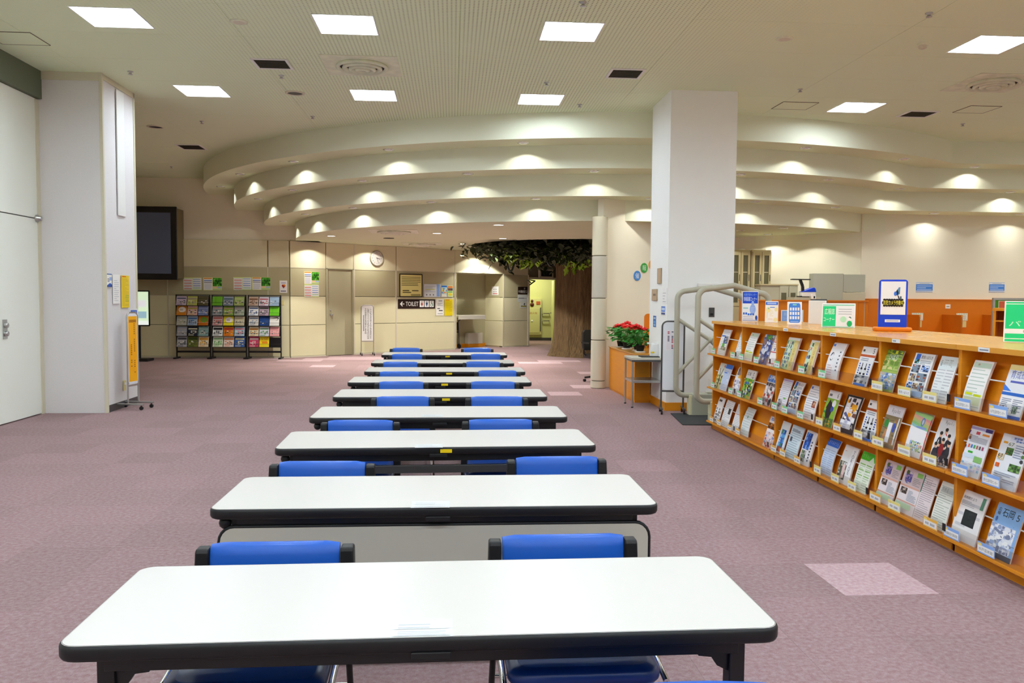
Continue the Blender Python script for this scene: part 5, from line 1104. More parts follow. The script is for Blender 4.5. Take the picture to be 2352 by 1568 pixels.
# corridor fittings
def cz(py): return at_y(1225, py, YC-.1).z
xa, xb = at_y(1200, 700, YC-.1).x, at_y(1244, 700, YC-.1).x; W_ = xb-xa
t = thing('hydrant_cabinet', 'pale fire hydrant cabinet with red lamp inside the lit corridor', 'cabinet', ((xa+xb)/2, YC-.1, 0))
MB().box(-W_/2, W_/2, 0, .09, cz(768), cz(686)).build('case', M_HYDR, t, .004)
MB().box(-W_/2+.03, W_/2-.06, -.012, 0, cz(764), cz(707)).build('door', M_HYDR, t, .004)
MB().box(W_/2-.05, W_/2-.02, -.014, 0, cz(760), cz(706)).build('edge_strip', M_DKMETAL, t)
fx = at_y(1222, 700, YC-.1).x-(xa+xb)/2
MB().lathe([(.045, 0), (.04, .03), (.02, .05), (.001, .055)], (0, 0, 0), 16, axis='y').build('lamp', M_DARKRED, t, loc=(fx, 0, cz(691)), rz=PI)
MB().lathe([(.07, 0), (.065, .02), (.04, .04), (.001, .045)], (0, 0, 0), 18, axis='y').build('bell', M_DARKRED, t, loc=(fx, 0, cz(699.5)), rz=PI)
MB().lathe([(.035, 0), (.03, .012), (.001, .014)], (0, 0, 0), 14, axis='y').build('knob', M_WHITE, t, loc=(fx, -.012, cz(737)), rz=PI)
q = Print(W_, cz(686)-cz(768)); q.text('消火栓', .36, .57, .78, .63, 'a85c28'); q.rect(.72, .84, .93, .93, 'b85c38'); link(q.mesh('print', y=-.0125, z0=cz(768)), 'print', t)
for i, py in enumerate((719.5, 736.5)):
    a_, b_ = at_y(1246, py, YC-.08), at_y(1262, py, YC-.08)
    o = MB().tube([a_, b_], .02, 8).tube([a_, (a_.x, YC, a_.z-.06)], .012, 6).tube([b_, (b_.x, YC, b_.z-.06)], .012, 6).build('handrail', M_CHROME); tag(o, '%s steel handrail on the corridor wall' % ('upper', 'lower')[i], 'handrail')

# brochure racks
RX = [(-6.42, -5.655), (-5.605, -4.83), (-4.775, -4.03)]
BRO = [[['c8b8d0', '4c5470'], ['b8c060', 'a09880'], ['5c5438', '4c4830'], ['d88820', 'f0e8e0'], ['e0b8b0', 'b8a84c'], ['7888b8', '98a8d8'], ['bcc0b8', 'a8a890'], ['a8bcd0', '3c6cb0'], ['c87018', '68a028'], ['a0a8b8', 'b8b4b8'], ['20283c', 'e0dcc0'], ['78a0a0', '98b4b0'], ['b8b8c4', '4c4c54'], ['6c7430', '3c4c20'], ['e8d8b8', 'd8a040']],
       [['6cb42c', '589c20'], ['98a4b8', '506878'], ['98b060', 'd0c8a0'], ['8ca0a8', 'c8a8b0'], ['88b048', 'd8a090'], ['a0b098', 'b0a8a8'], ['d0b0b4', 'c05c50'], ['e8e030', 'f0e8e8'], ['c8c0a0', 'a89c80'], ['e8ecec', '303038'], ['e08818', 'c03838'], ['a8c8dc', 'd88898'], ['dce8d0', '70b860'], ['e8dcd4', 'e89050'], ['3864b4', 'd8d8b0']],
       [['c8b0a0', '805840'], ['d8d4e4', 'b03848'], ['98b0cc', '98b4d0'], ['e8ecf4', '2c5090'], ['b8a0b4', '485448'], ['70cc28', '60b820'], ['e0dcd4', '8898b0'], ['1c4484', '2850a0'], ['ecece8', '181818'], ['e0d8b8', 'b87830'], ['d8dce8', '2c8c30'], ['e8a0a4', 'f0b4b4'], ['c83c64', 'e8d0d0'], ['f4dc20', 'e05818'], None]]
DESC = {'6cb42c': 'plain green', '70cc28': 'bright plain green', 'f4dc20': 'yellow with red writing', '1c4484': 'deep blue', 'c87018': 'orange with green circle', 'e08818': 'orange and red', 'c83c64': 'pink and white', 'e8e030': 'yellow with pale circle', '3864b4': 'blue-topped', '20283c': 'dark navy and cream', 'ecece8': 'white with black brush stroke', 'e8ecec': 'white with black figure', 'd88820': 'orange with white centre'}
rw = ['top', 'second', 'third', 'fourth', 'bottom']; cl = ['left', 'middle', 'right']; rk = ['left', 'middle', 'right']
ZR = [1.155, .895, .63, .355, .105+.03]
for r_, (xa, xb) in enumerate(RX):
    t = thing('brochure_rack', '%s of three black wire brochure racks by the back wall' % rk[r_], 'rack', ((xa+xb)/2, 19.72, 0), 0, 'black brochure racks'); W_ = xb-xa
    for s_ in (-1, 1):
        MB().box(s_*W_/2-.012, s_*W_/2+.012, .04, .07, .03, 1.495).build('post', M_BLACKM, t)
        MB().box(s_*W_/2-.03, s_*W_/2+.03, -.13, .22, 0, .035).build('foot', M_BLACKM, t, .004)
    MB().box(-W_/2, W_/2, .045, .065, 1.475, 1.495).build('top_bar', M_BLACKM, t); MB().box(-W_/2, W_/2, .04, .07, .14, .185).build('lower_bar', M_BLACKM, t)
    cw = (W_-.03)/3
    for j in range(5):
        z = 1.22-.235*j if j else 1.235; z = [1.25, 1.02, .785, .54, .285][j]
        MB().box(-W_/2+.01, W_/2-.01, -.05, .045, z-.012, z-.006).box(-W_/2+.012, W_/2-.012, .040, .045, z-.02, z+.215).build('pocket_back', M_BLACK, t)
        MB().tube([(-W_/2+.01, .04, z+.07), (-W_/2+.01, -.055, z+.065), (W_/2-.01, -.055, z+.065), (W_/2-.01, .04, z+.07)], .004, 6).build('pocket_wire', M_CHROME if r_ == 0 and j < 3 else M_BLACKM, t)
        for i in range(3):
            cc = BRO[r_][j*3+i]
            if not cc: continue
            w_ = cw-.018; h_ = .255 if j == 4 else (.225 if j else .215); q = Print(w_, h_); q.rect(0, 0, 1, 1, cc[0]); rr = random.Random(r_*50+j*3+i)
            if cc[0] in ('6cb42c', '70cc28'): q.rect(.3, .3, .36, .9, cc[1])
            elif cc[0] == 'ecece8': q.pts([(.2, .78), (.45, .86), (.75, .92), (.97, .8), (.8, .58), (.58, .52), (.78, .62), (.86, .76), (.72, .84), (.44, .8)], '181818')
            elif cc[0] in ('d88820', 'e8e030', 'c87018'): q.ell(.55, .6, .36, .3, cc[1], 16); q.lines(.3, .5, .8, .7, 2, '8a7060', 3)
            elif cc[0] == 'f4dc20': q.text('いば', .2, .66, .86, .94, 'd84814'); q.rect(.2, .5, .8, .56, 'e05818'); q.rect(.25, .34, .85, .44, 'e05818')
            else:
                q.rect(.06, .62+.1*rr.random(), .94, .78+.1*rr.random(), cc[1])
                q.photo(.1, .2, .9, .58, [cc[0], cc[1], 'd8d4cc', '505458', cc[1]], r_*70+j*3+i, 4, 3, 5)
                q.lines(.1, .05, .9, .18, 2, cc[1], 3)
            X = -W_/2+.015+cw*(i+.5)
            me = q.mesh('brochure', lambda s: (s*.28, s*.96), thick=.008, back='d8d4cc'); o = link(me, 'brochure'); o.location = ((xa+xb)/2+X, 19.72-.04, z-.004)
            d_ = DESC.get(cc[0], 'small brochure'); tag(o, '%s in %s pocket, %s row of %s wire rack' % (d_ if d_ == 'small brochure' else d_+' brochure', cl[i], rw[j], rk[r_]), 'brochure', 'brochures in the wire racks')
# ================================================================== TREE
t = thing('indoor_tree', 'huge artificial tree with ridged brown trunk rising through the round ceiling opening', 'tree', (TC.x, TC.y, 0))
n = 72; zs = [0, .08, .2, .45, .8, 1.2, 1.6, 2.0, 2.4, 2.8, 3.3, 3.9]; rr = [.86, .81, .76, .71, .685, .665, .65, .645, .66, .70, .78, .9]
r_ = random.Random(3); ph = [r_.uniform(0, 6.28) for _ in range(8)]; mb = MB(); vs = []
for z, q in zip(zs, rr):
    for k in range(n):
        a = 2*PI*k/n
        rid = .022*math.sin(11*a+ph[0]+.6*math.sin(z*2+ph[1]))+.016*math.sin(23*a+ph[2]+z*.9)+.010*math.sin(41*a+ph[3]-z*1.3)+(.05*math.sin(5*a+ph[4])*(1-z/.8) if z < .8 else 0)
        vs.append(((q+rid)*math.cos(a), (q+rid)*math.sin(a), z))
mb.add(vs, [(i*n+k, i*n+(k+1) % n, (i+1)*n+(k+1) % n, (i+1)*n+k) for i in range(len(zs)-1) for k in range(n)], 0, True); mb.build('trunk', M_BARK, t)
brs = []
for i in range(13):
    a = R(-100)+2*PI*i/13; L = r_.uniform(1.7, 2.6); z0 = r_.uniform(2.35, 2.7); pts = []
    for s in range(6): u = s/5; pts.append((math.cos(a+.2*u*math.sin(i))*(.5+L*u), math.sin(a+.2*u*math.sin(i))*(.5+L*u), z0+.35*math.sin(u*2.4)+.03*math.sin(i+s)))
    MB().tube(pts, [.11, .085, .06, .045, .03, .012], 7).build('branch', M_BARK, t); brs.append(pts)
def leaves(cnt, fn, size, m_, name, seed):
    r = random.Random(seed); mb = MB()
    for _ in range(cnt):
        x, y, z = fn(r); a = r.uniform(0, 2*PI); L = size*r.uniform(.7, 1.3); tl = r.uniform(-.5, 1.0); w_ = L*r.uniform(.28, .42)
        d = Vector((math.cos(a)*math.cos(tl), math.sin(a)*math.cos(tl), -math.sin(tl))); sd = d.cross(Vector((r.uniform(-.4, .4), r.uniform(-.4, .4), 1))).normalized()*w_
        p = Vector((x, y, z)); md = p+d*L*.5-Vector((0, 0, .12*L))
        mb.add([p, p+d*L*.35+sd, md*0.25+(p+d*L)*.75+sd*.55, p+d*L-Vector((0, 0, .2*L)), md*0.25+(p+d*L)*.75-sd*.55, p+d*L*.35-sd], [(0, 1, 2, 3), (0, 3, 4, 5)], 0)
    o = mb.build(name, m_, t); o['kind'] = 'stuff'; return o
def disc(r):
    b_ = r.choice(brs); u = r.uniform(.15, 1); i = min(4, int(u*5)); q = u*5-i; P = [b_[i][k]*(1-q)+b_[i+1][k]*q for k in range(3)]
    return P[0]+r.gauss(0, .25), P[1]+r.gauss(0, .25), min(P[2]+r.gauss(.0, .17), 3.6)
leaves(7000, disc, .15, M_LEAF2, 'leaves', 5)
def tuft(c, s=.16):
    return lambda r: (c[0]+r.gauss(0, s), c[1]+r.gauss(0, s*.6), c[2]+r.gauss(0, s*.45))
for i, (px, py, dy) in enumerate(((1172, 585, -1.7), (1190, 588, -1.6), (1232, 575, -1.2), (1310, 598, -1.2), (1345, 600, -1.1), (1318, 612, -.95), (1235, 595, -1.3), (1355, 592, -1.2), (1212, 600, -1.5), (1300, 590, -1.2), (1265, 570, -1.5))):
    p = at_y(px, py, TC.y+dy); c = (p.x-TC.x, dy, p.z); leaves(26, tuft(c, .13), .14, M_LEAF3, 'lit_leaves', 60+i)  # tufts with lamp light put into the leaf colour
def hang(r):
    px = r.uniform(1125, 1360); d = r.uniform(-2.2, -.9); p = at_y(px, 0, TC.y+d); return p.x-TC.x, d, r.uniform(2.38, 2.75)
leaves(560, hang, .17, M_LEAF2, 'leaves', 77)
for pa, pb, sag in (((1162, 593), (1184, 593), 30), ((1250, 575), (1275, 600), 22)):
    a, b_ = at_y(pa[0], pa[1], 19.6), at_y(pb[0], pb[1], 19.6); pts = []
    for i in range(13): u = i/12; q = a*(1-u)+b_*u; pts.append((q.x-TC.x, q.y-TC.y, q.z-sag*19.6/FPX*math.sin(PI*u)))
    g = MB().tube(pts, .025, 6).build('garland', M_GARLAND, t)
# unseen spots added above the crown, shining down to brighten the leaves
for dx, dy in ((-1.3, -1.6), (.5, -1.7)):
    l = bpy.data.lights.new('crown_fill_lamp', 'SPOT'); l.energy = 18; l.spot_size = R(80); l.spot_blend = .5; l.shadow_soft_size = .06; l.color = (1, .95, .8); o = bpy.data.objects.new('crown_fill_lamp', l); COL.objects.link(o); o.location = (TC.x+dx*.9, TC.y+dy*.9, 3.9)

# ================================================================== AROUND THE RIGHT PILLAR
t = thing('planter_counter', 'low honey-wood counter carrying red flowers beside the round column', 'counter', (0, 0, 0))
MB().prism([(2.60, 11.62), (2.83, 11.62), (3.25, 13.4), (2.57, 13.4)], .03, .69).build('body', M_WOOD, t, .003)
MB().prism([(2.585, 11.605), (2.835, 11.605), (3.26, 13.41), (2.555, 13.41)], .69, .70).build('top', M_WOODTOP, t)
MB().prism([(2.61, 11.63), (2.825, 11.63), (3.25, 13.39), (2.58, 13.39)], 0, .03).build('plinth', M_WOOD, t)
pl = [(2.76, 12.0), (2.80, 12.35), (2.72, 12.75), (2.82, 13.0), (2.72, 13.2)]
def flower_pot(i, x, y):
    t = thing('potted_flowers', 'red-flowered potted plant on the low counter, %s from the pillar end' % ['first', 'second', 'third', 'fourth', 'fifth'][i], 'plant', (x, y, .70), 0, 'potted red flowers on the counter')
    MB().lathe([(.075, .0), (.085, .012), (.04, .02)], (0, 0, 0), 16).build('saucer', M_WHITE, t)
    p = MB().lathe([(.05, .012), (.068, .10), (.072, .10), (.066, .105), (.001, .095)], (0, 0, 0), 16).build('pot', M_RUBBER, t)
    r = random.Random(90+i); mb = MB(); st = MB(); fl = MB()
    for q in range(130):
        a = r.uniform(0, 2*PI); h = r.uniform(.12, .34)-(.1 if i == 0 else 0)*0; rr = .2*math.sqrt(r.random()); x0, y0 = rr*math.cos(a), rr*math.sin(a); L = r.uniform(.06, .11); tl = r.uniform(-.4, .7); w_ = L*.34
        d = Vector((math.cos(a)*math.cos(tl), math.sin(a)*math.cos(tl), -math.sin(tl)*.8)); sd = d.cross(Vector((r.uniform(-.4, .4), r.uniform(-.4, .4), 1))).normalized()*w_; b_ = Vector((x0, y0, h))
        mb.add([b_, b_+d*L*.4+sd, b_+d*L, b_+d*L*.4-sd], [(0, 1, 2, 3)], 0)
    for q in range(12):
        a = r.uniform(0, 2*PI); rr = .12*r.random(); st.tube([(0, 0, .09), (rr*.6*math.cos(a), rr*.6*math.sin(a), .2), (rr*math.cos(a)*1.4, rr*math.sin(a)*1.4, .33)], .004, 4)
    mb.build('leaves', M_LEAF, t)['kind'] = 'stuff'; st.build('stems', M_LEAF, t)['kind'] = 'stuff'
    for q in range([3, 4, 3, 4, 4][i]):
        a = r.uniform(0, 2*PI); rr = .13*r.random()+.03; z = r.uniform(.28, .40); mb = MB(); c = (rr*math.cos(a), rr*math.sin(a), z)
        for s in range(9):
            b_ = 2*PI*s/9+q; o_ = .028 if s % 2 else .038; mb.ball((c[0]+o_*math.cos(b_), c[1]+o_*math.sin(b_), c[2]+.008*(s % 3)), .022, 6, sz=.6)
        mb.ball((c[0], c[1], c[2]+.018), .026, 6); mb.build('flower', M_FLOWER, t)
for i, (x, y) in enumerate(pl): flower_pot(i, x, y)
t = thing('steel_side_table', 'small two-tier steel table with pale top in front of the low counter', 'table', (2.645, 11.33, 0))
MB().box(-.21, .24, -.25, .25, .655, .685).build('tabletop', M_BEIGE, t, .004); MB().box(-.205, .235, -.245, .245, .63, .655).build('apron', M_DKMETAL, t); MB().box(-.195, .225, -.235, .235, .34, .375).build('shelf', M_METAL, t, .003)
for sx in (-.19, .22):
    for sy in (-.23, .23): MB().tube([(sx, sy, .012), (sx, sy, .64)], .013, 8).lathe([(.016, 0), (.016, .014)], (sx, sy, 0), 10, 1).build('leg', [M_METAL, M_RUBBER], t)
t = thing('dispenser_bottle', 'white pump bottle standing on the steel side table', 'bottle', (2.80, 11.28, .692))
MB().lathe([(.07, .008), (.07, .10), (.06, .16), (.058, .175), (.03, .18)], (0, 0, 0), 18).build('body', M_WHITE, t); MB().box(-.022, .022, -.035, .0, .18, .20).box(-.11, .02, -.02, .005, .172, .195).build('pump', M_WHITE, t, .004); MB().box(-.07, -.02, -.069, -.066, .05, .07).build('sticker', M_YELLOW, t)
o = MB().prism(rrect(-.19, .10, -.12, .10, .02), 0, .012).build('tray', M_BLACK, loc=(2.78, 11.28, .685)); tag(o, 'black flat tray under the white pump bottle', 'tray')
# rolling white board in front of the pillar
p = Print(.25, .86); p.rect(.12, .60, .80, .90, 'f4f0f4'); p.rect(.16, .61, .78, .89, 'eceaf2')
r_ = random.Random(12)
for c_, n_, seq in ((.66, 12, 'kkkk.rr.kk.k'), (.46, 12, 'k..kkrrr.rrk'), (.26, 7, 'rr.kkkk')):
    for i in range(n_):
        if seq[i] != '.': p.rect(c_-.045, .87-.0225*i, c_+.045, .884-.0225*i, {'k': '4a4a68', 'r': 'b84858'}[seq[i]])
sign_stand('sign_stand', 'white rolling notice board in front of the white pillar', (2.86, 10.55, 0), R(-10), .26, .31, 1.20, p, 'eaeff6', M_DKMETAL, .34)
# pillar notices (left face)
QX = 2.843
def qside(y0, y1, z0, z1, fn, label, back='f6f6f6', t_=.004): p = Print(y1-y0, z1-z0); fn(p); return sheet('notice', label, 'notice', p, (QX-t_, (y0+y1)/2, z0), -PI/2, thick=t_-.0005, back=back)
qside(11.12, 11.34, 1.70, 1.91, lambda p: p.rect(.06, .04, .94, .96, 'c0a88c'), 'tan square plate high on the left face of the white pillar', 'a89478', .012)
qside(11.34, 11.64, 1.465, 1.625, lambda p: (p.rect(.03, .03, .97, .97, 'c0a88c'), p.rect(.3, .42, .8, .6, '7c6a58')), 'tan room-name plate on the far half of the pillar left face', 'a89478', .012)
qside(10.83, 11.06, 1.43, 1.635, lambda p: p.lines(.1, .1, .8, .85, 4, '9ca0a8', 3, .16), 'white paper notice on the near half of the pillar left face')
qside(10.89, 11.12, 1.275, 1.395, lambda p: (p.rect(.06, .35, .94, .96, '3c78d8'), p.rect(.15, .5, .85, .8, 'c8dcf8'), p.rect(.06, .04, .94, .26, '24448c')), 'blue and white sticker notice on the pillar above the rolling board')
qside(11.38, 11.56, 1.09, 1.255, lambda p: (p.rect(.04, .02, .96, .98, '2068b8'), p.rect(.2, .7, .8, .86, 'a8ccf0'), p.ell(.5, .45, .3, .12, '60a8e8'), p.ell(.5, .2, .3, .1, '9cc8f0')), 'tall blue notice on the pillar near the pump bottle')
t = thing('wall_switch', 'dark grey switch plate on the front of the white pillar', 'switch', (3.442, 10.80, 1.255)); MB().box(-.038, .038, -.008, 0, 0, .125).build('plate', M_DKMETAL, t, .002); MB().box(-.02, .02, -.012, -.008, .02, .05).build('key', M_BLACK, t)
o = MB().box(-.16, .16, -.03, 0, 0, .05).build('signal_box', M_WHITE, bevel=.01, loc=(3.40, 10.8, 1.655)); tag(o, 'small white box on the pillar above the gate', 'box')
# round stickers on the cream wall
wa = math.atan2(14.76-13.60, 4.25-2.48)
for (x, y, z), c, lb, g in (((3.154, 14.042, 1.88), '4a8cd8', 'blue', '催'), ((3.295, 14.134, 2.018), '3ca048', 'green', '報'), ((3.457, 14.24, 2.077), 'eca83c', 'orange', '情')):
    nx, ny = math.sin(wa), -math.cos(wa); p = Print(.17, .17); p.ell(.5, .5, .5, .5, c, 24); p.text(g, .22, .22, .78, .78, 'e4eef4' if lb == 'blue' else 'dcf0dc')
    o = MB().lathe([(.085, 0), (.085, .004), (.08, .005), (.001, .005)], (0, 0, 0), 24, axis='y').build('round_sign', mat('round_'+lb, c, .5)); o.location = (x+nx*.004, y+ny*.004, z); o.rotation_euler[2] = wa+PI; tag(o, '%s round sticker sign on the cream wall beside the pillar' % lb, 'sign')
    if lb != 'orange' or True: link(p.mesh('print', y=-.0056, z0=-.085), 'print', o).rotation_euler[2] = PI
# desk with orange screen behind the flowers
t = thing('reading_desk', 'wooden desk with rounded orange screen behind the flowers', 'desk', (3.05, 13.2, 0))
MB().box(.06, .60, -.25, .30, .84, .875).build('desk_top', M_WOODTOP, t, .004); MB().box(.02, .05, -.25, .30, 0, .83).build('side_panel', M_WOOD, t); MB().prism_y(rrect(.12, .65, .86, 1.24, .06), .30, .325).build('screen', M_ORANGE, t); MB().box(.05, .6, .28, .30, 0, .84).build('rear_panel', M_ORANGE, t)
# swivel chair half hidden by the column
t = thing('swivel_chair', 'black office chair half hidden behind the round column', 'chair', (2.62, 14.55, 0), R(20))
MB().prism(rrect(-.23, .23, -.22, .22, .06), .42, .49).build('seat', M_BLACK, t, .01); MB().prism_y(rrect(-.22, .22, .55, .92, .06), .22, .27).build('backrest', M_BLACK, t, .01)
for s_ in (-1, 1): MB().tube([(s_*.2, .1, .45), (s_*.27, .1, .5), (s_*.27, .08, .69)], .014, 6).box(s_*.27-.035, s_*.27+.035, -.14, .14, .685, .71).build('armrest', M_BLACK, t)
MB().tube([(0, 0, .1), (0, 0, .42)], .025, 10).build('column', M_BLACKM, t)
for i in range(5):
    a = 2*PI*i/5+.3; b_ = MB().bar((0, 0, .11), (.27*math.cos(a), .27*math.sin(a), .075), .04, .03).build('base_arm', M_BLACK, t); MB().lathe([(.024, -.02), (.026, 0), (.024, .02)], (.27*math.cos(a), .27*math.sin(a), .027), 12, axis='x').build('caster', M_BLACK, b_)

# ================================================================== SECURITY GATES
def gate(name, label, x, y, w_, h_):
    t = thing(name, label, 'gate', (x, y, 0), 0, 'library security gates'); r = .035; R_ = .11; z0 = .26; n = 7
    def arc(cx, cz, a0, a1): return [(cx+R_*math.cos(a0+(a1-a0)*i/n), 0, cz+R_*math.sin(a0+(a1-a0)*i/n)) for i in range(n+1)]
    pts = arc(w_-R_, z0+R_, -PI/2, 0)+arc(w_-R_, h_-R_-.09, 0, PI/2)+[(w_*.5, 0, h_)]+arc(R_, h_-R_-.045, PI/2, PI)+arc(R_, z0+R_, PI, 1.5*PI)
    MB().tube(pts, r, 10, closed=True).build('loop', M_GATE, t)
    cx, cz = w_*.5, (h_+z0)/2+.02; zt, zb = h_-.40, z0+.26
    for p, q in (((0, 0, zt), (cx, 0, cz)), ((w_, 0, zt-.03), (cx, 0, cz)), ((0, 0, zb), (cx, 0, cz)), ((w_, 0, zb), (cx, 0, cz))):
        MB().tube([p, q], .024, 8).build('brace', M_GATE, t)
    MB().ball((cx, 0, cz), .04, 10).build('hub', M_GATE, t)
    MB().box(.20, w_-.08, -.075, .075, 0, z0+.02).build('base', M_GREYBOX, t, .012); MB().box(.165, .20, -.06, .06, 0, z0-.0).build('base_end', M_PANEL_L, t, .004)
    MB().box(.40, .62, -.05, .05, z0+.02, z0+.045).build('base_cap', M_GATE, t, .008)
    return t
gate('security_gate', 'grey-beige tube security gate nearest, beside the end of the magazine shelf', 2.93, 9.72, .87, 1.66)
gate('security_gate', 'grey-beige tube security gate behind the first, nearest the white pillar', 2.86, 10.38, .87, 1.64)
o = MB().prism([(2.83, 10.5), (2.72, 9.55), (4.1, 9.45), (4.1, 10.5)], .0015, .012).build('floor_mat', M_MAT, bevel=.003); tag(o, 'black rubber mat under the security gates', 'mat')

# ================================================================== ON THE MAGAZINE SHELVES
def face_cam(x, y, turn=0): return math.atan2(x, y)*-1+turn
def stand_sign(px0, px1, py0, py1, x, label, fn, turn, w_, h_, frame='f4f4f6', lean=.1, name='counter_sign', foot=True):
    pm = (px0+px1)/2; Y = y_of(pm, x); t = thing(name, label, 'sign', (x, Y, STOP), face_cam(x, Y, turn))
    MB().prism_y(rrect(-w_/2, w_/2, 0.002, h_, .006), 0, .012).build('board', mat_paper(frame), t).rotation_euler[0] = -lean
    q = Print(w_*.94, h_*.95); fn(q); o = link(q.mesh('print', y=-.0008, z0=h_*.025), 'print', t.children[0])
    if foot: MB().prism_y([(-.03, 0), (.03, 0), (.0, h_*.7)], .03, .034).bar((0, .014+h_*.06, h_*.68), (0, .10, .003), .03, .004).build('easel', M_BLACK, t)
    return t
def s_info(p):
    p.rect(0, .60, 1, 1, '1048cc'); p.text('県民学習センター', .08, .86, .92, .95, '8cb4f4'); p.text('情報図書コーナー', .06, .68, .94, .83, 'd8e8fc'); p.rect(.0, 0, 1, .59, 'e6edf6'); p.ell(.66, .40, .2, .17, '90b0f0', 20); p.ell(.66, .60, .09, .1, '90b0f0', 14); p.lines(.52, .3, .8, .5, 4, 'b4ccf6', 3, .3); p.rect(.04, .42, .36, .46, '88c4d0')
    for i in range(5): p.rect(.02+.155*i, .22-(.03 if i > 1 else 0), .14+.155*i, .29-(.03 if i > 1 else 0), '2c6cd8')
    p.ell(.9, .2, .06, .06, 'dce8f4'); p.ell(.9, .11, .08, .08, '1c48b0'); p.rect(0, .015, 1, .03, '2858b0'); p.lines(.03, .06, .7, .19, 2, 'c8c8dc', 4)
def s_map(p): p.rect(0, .84, 1, .98, '2460d4'); p.rect(.12, .88, .88, .95, 'a8c4f4'); p.rect(0, 0, 1, .83, 'f2f2f0'); p.ell(.22, .6, .18, .14, 'eee0a0'); p.ell(.86, .62, .12, .1, 'eee0a0'); p.ell(.84, .12, .16, .1, 'eee2a8'); p.rect(.36, .7, .76, .74, '4c80dc'); p.lines(.36, .3, .66, .62, 5, 'dcc878', 3, .2); p.rect(.1, .2, .16, .5, 'ecd8b0'); p.rect(.2, .14, .6, .16, 'e0b8a0'); p.ell(.25, .66, .06, .03, '88c8a8')
def s_phone(p):
    p.pts([(q[0], q[1]) for q in rrect(.08, .92, .06, .96, .12)], '4484e4'); p.rect(.36, .86, .64, .92, '90dcc0'); p.rect(.2, .1, .8, .13, 'a8c8f4')
    for i in range(4):
        for j in range(3): p.rect(.15+.19*i, .22+.2*j, .28+.19*i, .36+.2*j, 'eef4fc')
def s_koho(p):
    p.rect(0, 0, 1, 1, 'eef0f2'); p.rect(.0, .04, .42, .90, '1ed282'); p.text('広報誌', .06, .54, .38, .80, 'e8f8e8'); p.text('コーナー', .03, .24, .38, .42, 'e8f8e8'); p.rect(0, .93, 1, .96, '48c494'); p.rect(0, .0, 1, .025, '5cc4a0')
    p.lines(.5, .55, .92, .86, 3, 'b4b8c0', 4, .3); p.ell(.66, .34, .1, .13, 'b4e4c0', 20); p.ell(.86, .36, .06, .09, 'f8f8f8', 14); p.pts([(.82, .42), (.87, .47), (.92, .4), (.9, .38), (.86, .42)], '306860'); p.ell(.86, .16, .085, .13, '24b868', 12)
stand_sign(1703, 1742, 668, 740, 3.34, 'blue and white portrait counter sign on the far end of the shelf top', s_info, .10, .175, .345)
stand_sign(1757, 1785, 690, 739, 3.46, 'narrow map leaflet holder with blue head on the shelf top', s_map, -.12, .135, .235)
stand_sign(1809, 1840, 689, 742, 3.45, 'counter sign with a blue phone-shaped panel of white buttons', s_phone, .12, .14, .232)
stand_sign(1886, 1963, 691, 754, 3.50, 'wide white and green counter sign reading in big characters', s_koho, -.1, .285, .225)
def s_pat(p): p.rect(0, 0, 1, 1, '1ed282'); p.rect(0, .94, 1, .96, 'e8f8e8'); p.text('パック', .08, .38, .9, .52, 'c8f0d8'); p.rect(0, .2, 1, .32, 'f0f2f4'); p.rect(.4, .23, .8, .29, 'c0a0b0'); p.rect(0, .06, 1, .08, 'e8f8e8')
stand_sign(2322, 2400, 698, 775, 3.55, 'green counter sign with white frame at the picture edge on the shelf top', s_pat, -.05, .26, .26)
# white card holder seen edge-on and the pair of notices behind the phone sign
t = thing('leaflet_rack', 'white leaflet holder standing edge-on behind the green and white sign', 'holder', (3.75, 8.30, STOP), R(-62)); MB().box(-.10, .10, 0, .03, 0.0, .245).build('panel', M_WHITE, t, .004); MB().box(-.10, .10, .03, .034, .0, .26).build('back', M_DKMETAL, t)
def s_news(p): p.rect(.02, .06, .52, .94, '88b0f0'); p.text('新聞', .1, .52, .46, .82, 'b8d4f8'); p.text('コーナー', .08, .14, .48, .38, 'b8d4f8'); p.lines(.6, .4, .94, .84, 3, 'c0b8bc', 3, .2); p.ell(.84, .2, .06, .12, 'f0a820')
# big blue camera notice on a wooden foot
bx, by = 3.62, 6.58; t = thing('camera_notice_stand', 'tall royal-blue notice board on a wooden foot warning of cameras', 'sign', (bx, by, STOP), face_cam(bx, by, .12))
MB().prism_y(rrect(-.108, .108, .02, .425, .024), -.012, .012).build('board', M_BLUE, t)
MB().prism(rrect(-.145, .145, -.075, .075, .03), .0, .035).build('foot', M_ORANGE, t, .012)
p = Print(.182, .265); p.rect(0, 0, 1, 1, 'eef0f4'); p.ell(.28, .36, .24, .10, '180c10', 20); p.ell(.72, .36, .24, .10, '180c10', 20); p.rect(.1, .27, .9, .45, '180c10'); [p.ell(.14+.104*i, .45, .06, .035, '180c10', 10) for i in range(8)]; [p.ell(.14+.104*i, .27, .06, .035, '180c10', 10) for i in range(8)]
p.text('防犯カメラ作動中', .1, .285, .92, .435, 'f4e84c'); p.pts([(.55, .62), (.72, .84), (.78, .84), (.77, .64), (.68, .58)], '5c8cb0'); p.pts([(.56, .64), (.66, .78), (.72, .66), (.66, .58)], '101c28'); p.ell(.58, .64, .06, .07, '3c78e0', 14); p.pts([(.68, .58), (.72, .58), (.78, .46), (.72, .46)], '2c2430'); p.rect(.78, .46, .84, .56, '3c5060')
o = MB().box(-.094, .094, -.0155, -.012, .137, .41).build('notice', M_WHITE, t); link(p.mesh('print', y=-.016, z0=.14), 'print', o)
p = Print(.115, .022); p.rect(0, 0, 1, 1, 'f0f2f6'); p.rect(.08, .3, .9, .7, 'a8b4d0'); o = link(p.mesh('name_strip', y=-.0125, z0=.075, thick=.0006), 'name_strip', t); o.location[2] = 0

